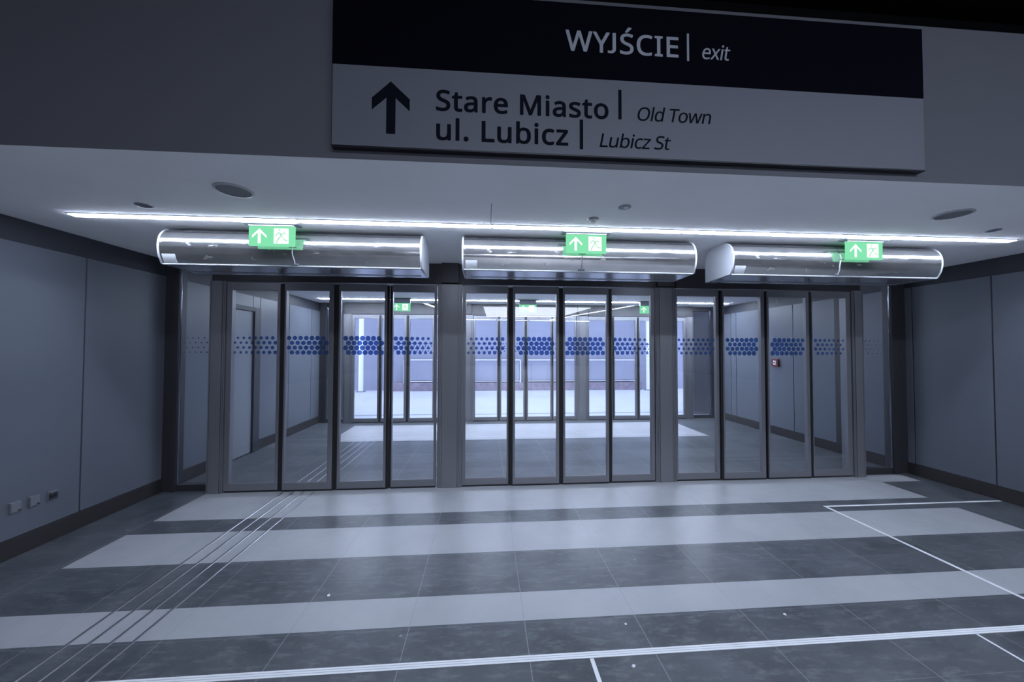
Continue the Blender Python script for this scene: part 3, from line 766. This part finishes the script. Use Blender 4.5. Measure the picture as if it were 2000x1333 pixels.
        '82-81-80-79-78-77-76-75-113-112-111-110-109-108-107-98-97-96-95-94-93-92-91-90-89-88-87-86-85-84-83 98-106-99 107-106-98 104-103-102-101-100-99-106-105 6-5-55-54-53-52 301-300-299-302 167-166-165-164-163-162-161-160-159-158-157-156-155-154-153-152-151-150-149-148-147-146-145-144-143-142-141-140-139-138-137-136-135-134-133-132-131-130-129-128-127-126-125-124-123-122-121-120-119-118-117-116-115-114-199-198-197-196-195-194-193-192-191-190-189-188-187-186-185-184-183-182-181-180-179-178-177-176-175-174-173-172-171-170-169-168 389-388-387-386-424-423-422-421-420-419-418-417-416-415-414-413-412-411-410-409-408-407-406-405-404-403-402-401-400-399-398-397-396-395-394-393-392-391-390 41-40-39-38-37-36-35-34-33-32-31-30-29-28-27-26-25-24-23-22-21-20-19-18-17-16-15-14-13-12-11-10-9-8-7-6-52-51-50-49-48-47-46-45-44-43-42-74-73-72-71-70-69-68-67-66-65-64-63-62-61-60-59-58-57-56-55-5-4-3-2-1-0 452-486-485-454-453 542-541-540-539-640-639-638-637-636-635-634-633-632-631-630-629-628-627-626-625-624-623-622-621-620-619-618-617-616-615-614-613-612-611-610-609-608-607-606-605-604-603-602-601-600-599-598-597-596-595-594-593-592-591-590-589-588-587-586-585-584-583-582-581-580-579-578-577-576-575-574-573-572-571-570-569-568-567-566-565-564-563-562-561-560-559-558-557-556-555-554-553-552-551-550-549-548-547-546-545-544-543 305-304-303-321-320-319-318-317-316-315-314-313-312-311-310-309-308-307-306 383-328-327-384 258-257-256-255-274-235-234-233-232-231-230-229 484-483-482-481-480-499-498-497-496-495-494-493-492-491-490-489-488-487-486-452-451-450-449-448-447-446-445-444-443-442-441-440-439-438-437-436-435-434-433-432-431-430-429-428-427-426-425-479-478-477-476-475-474-473-472-471-470-469-468-467-466-465-464-463-462-461-460-459-458-457-456-455-454-485 218-217-216-215-214-213-212-211-210-209-208-207-206-205-204-203-202-201-200-254-253-252-251-250-249-248-247-246-245-244-243-242-241-240-239-238-237-236-235-274-273-272-271-270-269-268-267-266-265-264-263-262-261-260-259-258-229-228-227-226-225-224-223-222-221-220-219 523-531-524 532-531-523 534-533-532-523-522-521-520-519-518-517-516-515-514-513-512-511-510-509-508-507-506-505-504-503-502-501-500-538-537-536-535 524-531-530-529-528-527-526-525 349-348-347-346-345-344-343-342-341-340-339-338-337-336-335-334-333-332-331-330-329-328-383-382-381-380-379-378-377-376-375-374-373-372-371-370-385-384-327-326-325-324-323-322-369-368-367-366-365-364-363-362-361-360-359-358-357-356-355-354-353-352-351-350 287-286-285-284-283-282-281-280-279-278-277-276-275-298-297-296-295-294-293-292-291-290-289-288'),
    'Old Town': ('3099,754 3118,761 3136,765 3154,766 3201,759 3238,737 3264,701 3281,648 3286,577 3280,489 3224,0 3150,0 3205,480 3209,535 3206,579 3198,613 3183,637 3160,652 3131,656 3088,649 3053,626 3026,588 3005,536 2989,470 2977,390 2932,0 2857,0 2944,752 3004,752 3003,651 3005,651 3017,674 3032,696 3047,715 3064,731 3081,744 2609,1 2579,500 2576,611 2575,611 2552,517 2537,461 2399,1 2316,1 2284,754 2361,754 2377,272 2378,171 2378,149 2377,134 2377,134 2404,244 2424,316 2554,754 2633,754 2663,263 2665,193 2666,171 2666,150 2665,135 2665,135 2668,149 2672,169 2689,242 2825,754 2902,754 2694,1 2222,589 2229,527 2229,456 2223,378 2214,318 2203,262 2190,212 2174,166 2155,125 2135,89 2112,58 2088,32 2062,12 2034,-2 2005,-11 1975,-14 1948,-11 1922,-2 1899,12 1878,32 1860,58 1844,89 1832,125 1823,166 1817,212 1814,262 1816,318 1821,378 1833,456 1849,527 1870,588 1894,642 1923,686 1955,721 1990,746 2027,761 2068,766 2105,761 2138,746 2166,721 2190,686 2209,642 1951,583 1928,527 1911,459 1898,378 1893,322 1892,272 1894,227 1900,187 1909,155 1923,129 1941,110 1963,98 1989,95 2017,98 2041,110 2063,129 2083,155 2100,187 2115,227 2128,272 2138,322 2146,378 2151,434 2152,484 2150,528 2144,566 2134,598 2120,623 2102,642 2080,653 2053,656 2013,648 1979,624 1682,883 1581,0 1504,0 1606,883 1427,883 1441,1000 1874,1000 1860,883 958,2 939,-7 919,-12 897,-14 848,-3 808,30 778,84 760,160 755,257 763,375 782,493 810,590 846,667 889,722 936,755 988,766 1009,765 1028,760 1045,752 1060,741 1073,727 1084,711 1094,694 1103,675 1109,656 1111,656 1117,747 1153,1064 1228,1064 1105,0 1044,0 1045,100 1045,100 1034,81 1021,61 1007,43 992,27 976,13 844,167 861,127 887,103 921,95 962,102 996,123 1022,158 1043,207 1059,272 1072,351 1074,373 1081,458 1080,529 1072,585 1055,625 1026,650 985,658 950,649 919,624 892,581 870,523 852,454 840,372 834,290 835,222 764,1064 642,0 567,0 690,1064 543,772 550,691 550,600 542,501 531,427 518,356 501,291 481,231 458,176 431,128 402,86 370,50 336,23 299,2 259,-10 217,-14 174,-10 136,3 103,23 75,51 51,87 32,128 17,177 7,231 1,292 0,358 3,428 10,503 24,601 44,690 70,771 101,842 137,902 179,951 226,987 279,1008 336,1015 390,1008 436,987 474,952 505,903 528,843 134,715 116,652 101,581 90,501 83,422 81,351 85,287 94,232 109,186 130,150 157,123 191,107 230,102 271,107 308,123 341,150 370,186 395,232 417,287 435,351 450,422 462,501 470,617 466,714 451,793 422,852 380,887 323,898 282,893 244,877 211,851 182,815 156,770',
        '23-22-21-20-19-18-17-16-15-14-13-12-11-10-9-8-7-6-5-4-3-2-1-0-35-34-33-32-31-30-29-28-27-26-25-24 144-143-142-145 183-182-191-190-189-188-157-156-155-154-153-152-151-150-187-186-185-184 146-149-148-147 112-111-110-109-97-96-95-94-93-92-91-90-89-88-87-86-85-84-83-82-81-80-79-78-77-76-75-74-73-72-71-70-69-68-67-108-138-137-136-135-134-133-132-131-130-129-128-127-126-125-124-123-122-121-120-119-118-117-116-115-114-113 66-65-64-63-62-61-60-59-58-57-56-55-54-53-52-51-50-49-48-47-46-45-44-43-42-41-40-39-38-37-36 145-149-146 142-149-145 225-224-223-277-276-275-274-273-272-271-270-269-268-267-266-265-264-263-262-261-260-259-291-290-289-288-287-286-285-257-256-255-254-253-252-251-250-249-248-247-246-245-244-243-242-241-240-239-238-237-236-235-234-233-232-231-230-229-228-227-226 104-103-102-101-100-99-98-97-109-141-140-139-138-108-107-106-105 211-210-209-208-207-206-205-204-203-202-201-200-199-198-197-196-195-194-193-192-191-182-181-180-179-178-177-176-175-174-173-172-171-170-169-168-167-166-165-164-163-162-161-160-159-158-157-188-212 215-214-213-216 218-217-258-257-285-284-283-282-281-280-279-278-277-223-222-221-220-219'),
    'ul. Lubicz': ('3634,0 3320,0 3320,81 3551,655 3333,655 3333,751 3628,751 3628,658 3401,95 3634,95 3119,-14 3082,-9 3049,4 3018,27 2990,59 2967,101 2948,153 2934,215 2925,288 2923,371 2925,458 2934,533 2949,597 2969,649 2993,692 3021,724 3052,747 3087,760 3124,765 3145,763 3167,759 3187,753 3206,744 3223,735 3237,724 3215,622 3202,630 3187,638 3170,646 3154,652 3138,656 3122,657 3095,653 3071,643 3051,625 3034,600 3020,568 3009,529 3002,484 2997,432 2996,373 2997,316 3002,265 3009,220 3020,181 3033,150 3050,125 3070,107 3092,96 3118,92 3141,94 3162,98 3180,105 3198,114 3214,124 3230,136 3230,27 3215,15 3199,5 3182,-4 3163,-9 3142,-13 2751,1032 2761,1030 2771,1024 2779,1013 2786,998 2790,978 2792,954 2790,930 2786,910 2779,895 2771,884 2761,878 2751,875 2740,878 2730,884 2721,895 2714,910 2710,930 2709,954 2710,978 2714,998 2721,1013 2730,1024 2740,1030 2785,751 2785,0 2715,0 2715,751 2267,745 2265,691 2263,651 2267,651 2281,681 2298,708 2318,731 2341,749 2369,760 2400,763 2450,752 2493,720 2529,666 2556,590 2572,494 2577,375 2575,294 2568,222 2555,160 2539,107 2518,63 2493,29 2465,5 2434,-9 2400,-14 2369,-10 2341,0 2318,18 2298,41 2281,67 2267,95 2261,95 2247,0 2197,0 2197,1064 2267,1064 2388,661 2360,658 2336,648 2316,631 2300,607 2287,576 2278,539 2272,493 2268,440 2267,380 2267,374 2270,289 2279,218 2293,162 2315,121 2348,96 2390,88 2425,96 2454,121 2476,162 2492,219 2501,291 2504,377 2501,463 2492,534 2476,590 2454,629 2424,653 2035,751 2035,0 1977,0 1967,99 1964,99 1954,75 1942,53 1929,35 1914,20 1898,7 1881,-2 1864,-9 1846,-13 1827,-14 1795,-11 1766,-1 1741,15 1720,37 1702,67 1689,104 1679,148 1673,200 1671,259 1671,751 1742,751 1742,268 1745,213 1753,168 1766,133 1784,108 1808,93 1838,88 1868,92 1893,102 1914,120 1930,144 1943,175 1953,212 1959,256 1963,305 1965,360 1965,751 1240,0 1240,1000 1313,1000 1313,112 1563,112 1563,0 747,76 748,107 753,131 761,148 772,160 783,167 796,169 809,167 821,160 831,148 840,131 845,107 846,76 845,45 840,21 831,3 821,-10 809,-17 796,-20 783,-17 772,-10 761,3 753,21 748,45 596,0 525,0 525,1064 596,1064 364,751 364,0 306,0 296,99 293,99 283,75 271,53 257,35 243,20 227,7 210,-2 193,-9 175,-13 156,-14 124,-11 95,-1 70,15 49,37 31,67 18,104 8,148 2,200 0,259 0,751 71,751 71,268 74,213 82,168 95,133 113,108 137,93 167,88 197,92 222,102 243,120 259,144 272,175 282,212 288,256 292,305 294,360 294,751',
        '84-83-82-81-80-79-78-77-76-75-74-73-72-95-94-93-92-91-90-89-88-87-86-85 210-209-208-207-206-211 103-137-136-104 169-168-167-166-165-164-205-204-203-202-201-200-199-198-197-196-195-194-193-192-191-190-189-188-187-186-185-184-183-182-181-180-179-178-177-176-175-174-173-172-171-170 266-265-264-263-262-261-260-259-258-257-256-255-254-253-252-251-250-249-248-247-246-245-244-243-242-241-240-281-280-279-278-277-276-275-274-273-272-271-270-269-268-267 237-236-239-238 122-121-120-119-118-117-116-115-114-113-112-111-110-109-108-107-106-105-104-136-163-162-161-160-159-158-157-156-155-154-153-152-151-150-149-148-147-146-145-144-143-142-141-140-139-138-137-103-102-101-100-135-134-133-132-131-130-129-128-127-126-125-124-123 228-227-226-225-224-223-222-221-220-219-218-217-216-215-214-213-212-235-234-233-232-231-230-229 4-3-2-1-0-9-8-7-6-5 59-58-57-56-55-54-53-52-51-50-49-48-47-46-45-44-43-42-41-40-39-38-37-36-35-34-33-32-31-30-29-28-27-26-25-24-23-22-21-20-19-18-17-16-15-14-13-12-11-10-71-70-69-68-67-66-65-64-63-62-61-60 98-97-96-99'),
    'Lubicz St': ('2890,125 2901,107 2915,97 2933,93 2944,94 2955,95 2966,98 2977,101 2986,105 2997,110 2986,9 2975,2 2963,-3 2950,-8 2936,-11 2922,-13 2909,-14 2887,-12 2867,-5 2848,7 2832,24 2819,48 2809,78 2804,117 2803,164 2808,220 2858,651 2797,651 2804,715 2872,764 2918,924 2964,924 2944,752 3068,752 3056,651 2932,651 2883,223 2880,182 2882,150 2733,400 2739,362 2740,319 2736,269 2727,212 2712,161 2693,116 2670,78 2642,45 2610,20 2575,1 2537,-10 2497,-14 2476,-13 2456,-11 2436,-8 2417,-4 2400,1 2384,8 2370,15 2356,24 2343,35 2358,162 2380,145 2402,132 2427,120 2455,110 2484,104 2513,102 2540,104 2565,110 2586,121 2605,135 2621,153 2635,175 2646,200 2653,228 2659,258 2661,288 2660,315 2656,338 2649,359 2638,380 2622,399 2603,418 2578,438 2527,475 2507,492 2489,510 2474,529 2461,550 2450,573 2441,597 2435,624 2431,653 2430,685 2431,720 2434,757 2442,808 2456,854 2473,895 2495,930 2520,960 2549,983 2580,1000 2613,1010 2648,1014 2679,1012 2707,1007 2734,999 2758,987 2780,974 2802,957 2765,843 2745,859 2725,871 2704,882 2681,890 2658,895 2633,897 2610,895 2590,889 2572,879 2556,866 2542,849 2531,830 2522,808 2515,783 2511,756 2508,725 2509,698 2513,674 2520,653 2531,634 2545,616 2563,598 2585,579 2641,537 2667,514 2690,490 2708,463 2723,433 2134,102 2123,0 1804,0 1814,85 2108,651 1893,651 1905,752 2204,752 2193,656 1903,102 1724,-3 1704,-9 1683,-13 1659,-14 1623,-9 1590,4 1561,27 1537,59 1519,101 1505,153 1498,216 1498,289 1505,372 1518,459 1536,534 1558,598 1584,651 1613,693 1645,726 1680,748 1716,762 1754,766 1775,765 1796,761 1816,754 1834,746 1850,736 1865,724 1829,617 1815,626 1801,634 1785,641 1770,647 1754,651 1739,652 1712,649 1687,638 1665,621 1646,597 1628,566 1614,528 1601,483 1590,432 1582,373 1577,317 1576,267 1578,223 1584,185 1594,154 1608,130 1625,113 1646,102 1671,99 1694,100 1715,104 1734,111 1753,120 1770,130 1790,144 1777,28 1759,15 1742,5 1433,1012 1443,1023 1455,1030 1466,1032 1477,1030 1486,1023 1494,1012 1500,997 1501,976 1500,951 1496,926 1489,906 1480,890 1469,878 1459,872 1448,869 1436,872 1427,878 1419,890 1414,906 1412,926 1413,951 1418,976 1424,997 1396,752 1471,752 1384,0 1309,0 1043,1064 1006,743 998,689 992,654 993,654 1010,682 1030,709 1053,733 1079,751 1108,761 1140,765 1189,754 1229,721 1259,667 1278,591 1283,494 1274,376 1263,295 1247,223 1227,161 1204,107 1178,64 1149,30 1118,5 1085,-9 1050,-14 1019,-10 992,0 970,18 953,41 939,67 929,95 926,95 900,0 846,0 969,1064 1194,587 1176,626 1150,649 1115,656 1087,653 1062,643 1041,627 1023,604 1007,574 994,537 983,493 973,440 965,380 964,375 957,291 958,221 966,166 983,126 1012,103 1052,95 1088,103 1119,127 1145,167 1167,222 1185,293 1198,378 1204,463 1203,533 756,752 831,752 744,0 682,0 683,99 683,99 671,76 656,54 640,35 624,20 606,7 588,-2 570,-9 551,-13 533,-14 500,-11 472,-1 449,15 430,38 415,68 406,105 401,149 401,201 406,261 463,752 538,752 482,269 479,215 481,172 490,138 505,114 527,99 556,95 585,98 611,108 634,125 653,149 669,179 683,215 694,258 703,307 711,361 326,0 0,0 115,1000 191,1000 90,118 340,118',
        '34-33-32-31-30-29-28-27 26-34-27 35-34-26 201-200-199-198-197-196-195-194-193-192-191-190-189-188-187-186-185-184-183-182-181-180-179-178-177-176-175-174-173-172-171-170-169-168-167-166-165-164-163-162-161-160-159-158-157-156-155-154-153-152-151-212-211-210-209-208-207-206-205-204-203-202 307-306-305-346-345-344-343-342-341-340-339-338-337-336-335-334-333-332-331-330-329-328-327-326-325-324-323-322-321-320-319-318-317-316-315-314-313-312-311-310-309-308 273-272-296-295 218-217-216-215-214-213-236-235-234-233-232-231-230-229-228-227-226-225-224-223-222-221-220-219 38-37-36-35-26-25-24-23-22-21-20-19-18-17-16-15-14-13-12-11-10-9-8-7-6-5-4-3-2-1-0 146-145-144-143-142-141-150-149-148-147 240-239-238-237 45-44-43-42-41-40-39-140-139-138-137-136-135-134-133-132-131-130-129-128-127-126-125-124-123-122-121-120-119-118-117-116-115-114-113-112-111-110-109-108-107-106-105-104-103-102-101-100-99-98-97-96-95-94-93-92-91-90-89-88-87-86-85-84-83-82-81-80-79-78-77-76-75-74-73-72-71-70-69-68-67-66-65-64-63-62-61-60-59-58-57-56-55-54-53-52-51-50-49-48-47-46 267-266-265-264-263-262-261-260-259-258-257-256-255-254-253-252-251-250-249-248-247-246-245-244-243-242-241-276-275-274-273-295-294-293-292-291-290-289-288-287-286-285-284-283-282-281-280-279-278-277-304-303-302-301-300-299-298-297-296-272-271-270-269-268 348-347-352-351-350-349'),
}
def text_obj(name, txt, x0, x1, zb, zc, mat, bold=0.0, **_):
    """lettering from the outlines above: baseline zb, capital height up to zc, fitted between x0 and x1;
    bold letters are built up from layers set slightly to every side"""
    vs = [tuple(map(int, p.split(','))) for p in GLYPHS[txt][0].split()]
    fs = [list(map(int, q.split('-'))) for q in GLYPHS[txt][1].split()]
    w = max(p[0] for p in vs)
    bm = bmesh.new()
    r = (.0036 if 'text' in mat else .0024) if bold else .0006
    n = 12
    for k in range(n + 1):
        ox, oz = (0, 0) if k == n else (r * math.cos(k * 2 * math.pi / n), r * math.sin(k * 2 * math.pi / n))
        V = [bm.verts.new((x0 + r + p[0] / w * (x1 - x0 - 2 * r) - sx + ox, -.0430 - .00006 * k, zb + r + p[1] / 1000 * (zc - zb - 2 * r) - sz + oz)) for p in vs]
        for q in fs:
            try: bm.faces.new([V[i] for i in q])
            except ValueError: pass
    return obj(name, bm, mat, sg)
def bar(x0, x1, z0, z1, mat, name='divider'):
    return obj(name, bx(x0 - sx, x1 - sx, -.0437, -.0425, z0 - sz, z1 - sz), mat, sg)
text_obj('lettering', 'WYJ\u015aCIE', 0.228, 0.868, 3.230, 3.346, 'sign_white', bold=.008, fat=.016, space=1.04)['label'] = 'pale capitals reading WYJ\u015aCIE'
bar(0.917, 0.929, 3.215, 3.371, 'sign_white')
text_obj('lettering', 'exit', 1.006, 1.172, 3.232, 3.316, 'sign_white', shear=.2)['label'] = 'pale italics reading exit'
text_obj('lettering', 'Stare Miasto', -0.466, 0.467, 2.860, 2.973, 'sign_text', bold=.008, fat=.024, space=1.04)['label'] = 'bold dark letters reading Stare Miasto'
bar(0.522, 0.540, 2.864, 3.028, 'sign_text')
text_obj('lettering', 'Old Town', 0.630, 1.055, 2.862, 2.938, 'sign_text', shear=.22)['label'] = 'dark italics reading Old Town'
text_obj('lettering', 'ul. Lubicz', -0.464, 0.243, 2.703, 2.818, 'sign_text', bold=.008, fat=.024, space=1.04)['label'] = 'bold dark letters reading ul. Lubicz'
bar(0.306, 0.325, 2.688, 2.851, 'sign_text')
text_obj('lettering', 'Lubicz St', 0.416, 0.820, 2.705, 2.781, 'sign_text', shear=.22)['label'] = 'dark italics reading Lubicz St'
bm = bmesh.new()
ar = [(-.700, 3.003), (-.796, 2.912), (-.796, 2.849), (-.722, 2.916), (-.722, 2.725), (-.675, 2.725), (-.675, 2.916), (-.602, 2.849), (-.602, 2.912)]
prism(bm, [(a - sx, b - sz) for a, b in ar], 'y', -.0437, -.0425)
obj('arrow', bm, 'sign_text', sg)['label'] = 'black upward arrow'
tag(sg, 'big navy and grey direction sign with an arrow and street names on the downstand wall', 'sign')

# ------------------------------------------------------------------ sockets on the left wall
def socket(y, z, lab, opened):
    root = empty('power_socket', (XL, y, z))
    obj('plate', bx(0, .008, -.033, .033, -.043, .043, bevel=.003), 'plastic', root)
    if opened:
        obj('socket_face', bx(.008, .016, -.029, .029, -.032, .026, bevel=.003), 'plastic_dark', root)
        for dy in (-.0145, .0145):
            bm = bmesh.new()
            bmesh.ops.create_cone(bm, cap_ends=True, segments=20, radius1=.013, radius2=.012, depth=.004,
                                  matrix=Matrix.Translation((.018, dy, -.002)) @ Matrix.Rotation(math.pi / 2, 4, 'Y'))
            obj('socket_well', bm, 'black', root)
        obj('cover_flap', bx(.008, .026, -.031, .031, .028, .038, bevel=.003), 'plastic', root)
    else:
        obj('cover_flap', bx(.008, .018, -.027, .031, -.034, .038, bevel=.003), 'plastic', root)
        obj('hinge', bx(.008, .021, -.033, -.028, -.038, .039, bevel=.002), 'plastic', root)
        obj('latch', bx(.018, .022, .012, .028, -.032, -.020, bevel=.001), 'plastic_dark', root)
    tag(root, lab, 'power socket', 'sockets low on the left wall')
socket(-1.150, .378, 'lidded grey wall socket nearest the left edge, low on the left wall', False)
socket(-1.034, .378, 'lidded grey wall socket between two others, low on the left wall', False)
socket(-0.912, .372, 'uncovered dark double wall socket, nearest the panel joint on the left wall', True)

# red call point in the vestibule
root = empty('fire_alarm_button', (XR, 2.175, 1.358))
obj('red_box', bx(-.038, 0, -.075, .075, -.072, .072, bevel=.006), 'red', root)
obj('white_window', bx(-.0405, -.038, -.030, .030, -.038, .040, bevel=.001), 'white_plastic', root)
bm = bmesh.new()
bmesh.ops.create_cone(bm, cap_ends=True, segments=20, radius1=.014, radius2=.012, depth=.006, matrix=Matrix.Translation((-.042, 0, 0)) @ Matrix.Rotation(math.pi / 2, 4, 'Y'))
obj('push_button', bm, 'plastic_dark', root)
tag(root, 'small red fire alarm button on the right wall behind the glass', 'fire alarm')

# ------------------------------------------------------------------ floor inlays and tape
GX = [-2.443, -2.331, -2.219, -2.106]
GN = ['leftmost', 'second from the left', 'second from the right', 'rightmost']
for i, x in enumerate(GX):
    for (a, b, where) in ((-3.2, -0.02, 'before the doors'), (0.10, 2.16, 'behind the front glass')):
        bm = bmesh.new()
        prism(bm, [(x - .010, 0), (x - .006, .0035), (x + .006, .0035), (x + .010, 0)], 'y', a, b)
        tag(obj('tactile_guide_bar', bm, 'steel'), 'steel guide bar in the floor %s, %s of four' % (where, GN[i]), 'tactile guide', 'tactile guide bars ' + where)
# expansion joint
root = empty('expansion_joint', (0, -2.31, 0))
y0 = 0
obj('filler', bx(XL + .02, XR - .02, -.019, .019, 0, .0012), 'joint_gap', root)
for dy in (-.0135, 0, .0135):
    obj('metal_strip', bx(XL + .02, XR - .02, dy - .0052, dy + .0052, .0012, .0028), 'joint_metal', root)
tag(root, 'pale triple-lined joint profile running right across the floor in front', 'floor joint')
def tape(x0, x1, y0, y1, lab, mat='tape'):
    tag(obj('floor_tape', bx(x0, x1, y0, y1, 0, .0012), mat), lab, 'floor tape', 'white lines on the floor at the right')
tape(3.258, 5.27, -.762, -.736, 'white floor line running from the tape corner to the right wall')
tape(3.258, 3.284, -2.288, -.763, 'white floor line running from the tape corner towards the viewer')
tape(.345, .366, -3.0, -2.331, 'short pale floor line below the joint, at the bottom middle')
tape(2.562, 2.576, -3.0, -2.331, 'thin white floor line below the joint, at the bottom right')

# crumbs of plaster
for i, (x, y, a, lab) in enumerate(((.553, -2.39, .4, 'white plaster crumb below the floor joint, right of the bottom middle line'),
                                    (.621, -2.12, 1.2, 'tiny white crumb between the nearest pale stripe and the floor joint'),
                                    (-1.207, -1.751, 2.0, 'white crumb on the dark tiles right of the guide bars'),
                                    (1.610, -2.115, .9, 'white crumb on the dark tiles right of the middle'))):
    bm = bmesh.new()
    bmesh.ops.create_icosphere(bm, subdivisions=2, radius=.009)
    for v in bm.verts:
        v.co *= 0.8 + .4 * random.random()
        v.co.x *= 1.3; v.co.z = max(v.co.z * .45, -.002) + .002
    o = obj('plaster_crumb', bm, 'crumb'); put(o, x, y, 0); o.rotation_euler.z = a
    o.scale = (.7, .7, .7) if i == 1 else (1, 1, 1)
    tag(o, lab, 'debris', 'plaster crumbs on the floor')

# ------------------------------------------------------------------ outdoors beyond the rear doors
struct(obj('wall_outdoor_left', bx(-8, -3.42, 4.32, 4.55, 0, 3.2), 'bulk'), 'short grey outdoor wall behind the left rear pane', 'wall')
struct(obj('wall_outdoor_right', bx(4.97, 9, 4.32, 4.55, 0, 3.2), 'bulk'), 'short grey outdoor wall behind the right rear pane', 'wall')
struct(obj('ground', bx(-16, 18, 4.02, 14, -.2, 0), 'out_floor'), 'bright pale paving beyond the rear doors', 'ground')
struct(obj('wall_outdoor', bx(-16, 18, 9.88, 10.1, 0, 6.5), 'out_wall'), 'lilac grey outdoor wall beyond the rear doors', 'wall')
tag(obj('threshold_strip', bx(-8, 10, 4.60, 4.66, 0, .004), 'plate'), 'grey drain strip across the paving just outside the rear doors', 'drain')
tag(obj('brick_plinth', bx(-3.9, 6.0, 9.55, 9.85, 0, .30, bevel=.01), 'brick'), 'low mauve brick plinth at the foot of the outdoor wall', 'plinth')
def railing(x0, x1, lab):
    root = empty('railing', ((x0 + x1) / 2, 9.62, .30))
    h = (x1 - x0) / 2
    bm = bmesh.new(); tube(bm, [(-h, 0, .88), (h, 0, .88)], .024, 10); obj('top_rail', bm, 'rail', root, smooth=True)
    bm = bmesh.new(); tube(bm, [(-h, 0, .06), (h, 0, .06)], .015, 10); obj('bottom_rail', bm, 'rail', root, smooth=True)
    for s in (-h, h):
        obj('rail_post', bx(s - .025, s + .025, -.02, .02, 0, .88, bevel=.003), 'rail', root)
    obj('infill_panel', bx(-h + .05, h - .05, -.004, .004, .10, .84), 'out_wall', root)
    tag(root, lab, 'railing', 'railings on the outdoor plinth')
railing(-3.3, -1.45, 'first outdoor railing panel from the left on the brick plinth')
railing(-1.30, 1.15, 'second outdoor railing panel from the left on the brick plinth')
railing(1.30, 3.6, 'third outdoor railing panel from the left on the brick plinth')
railing(3.75, 5.75, 'rightmost outdoor railing panel on the brick plinth')
for x, lab in ((-4.84, 'white outdoor pillar seen through the left doors'), (6.22, 'white outdoor pillar seen through the last leaf of the middle doors')):
    root = empty('pillar', (x, 9.45, 0))
    bm = bmesh.new(); disc(bm, 0, 0, .03, 6.4, .085, 24); obj('shaft', bm, 'pillar', root, smooth=True)
    obj('base_plate', bx(-.14, .14, -.14, .14, 0, .03, bevel=.004), 'plate', root)
    tag(root, lab, 'pillar', 'white pillars outdoors')
# handrail with a rounded loop end
root = empty('handrail', (-4.55, 7.6, 0))
loop = [(-3.5, 0, .98), (-0.10, 0, .98)] + [(-.10 + .105 * math.sin(t * math.pi / 8), 0, .875 + .105 * math.cos(t * math.pi / 8)) for t in range(1, 8)] + [(-.10, 0, .77), (-3.5, 0, .77)]
bm = bmesh.new(); tube(bm, loop, .021, 10); obj('rail_loop', bm, 'steel', root, smooth=True)
for x in (-.6, -2.2):
    bm = bmesh.new(); tube(bm, [(x, 0, 0), (x, 0, .98)], .02, 10); obj('rail_post', bm, 'steel', root, smooth=True)
tag(root, 'steel handrail with a rounded loop end outside the left doors', 'handrail')
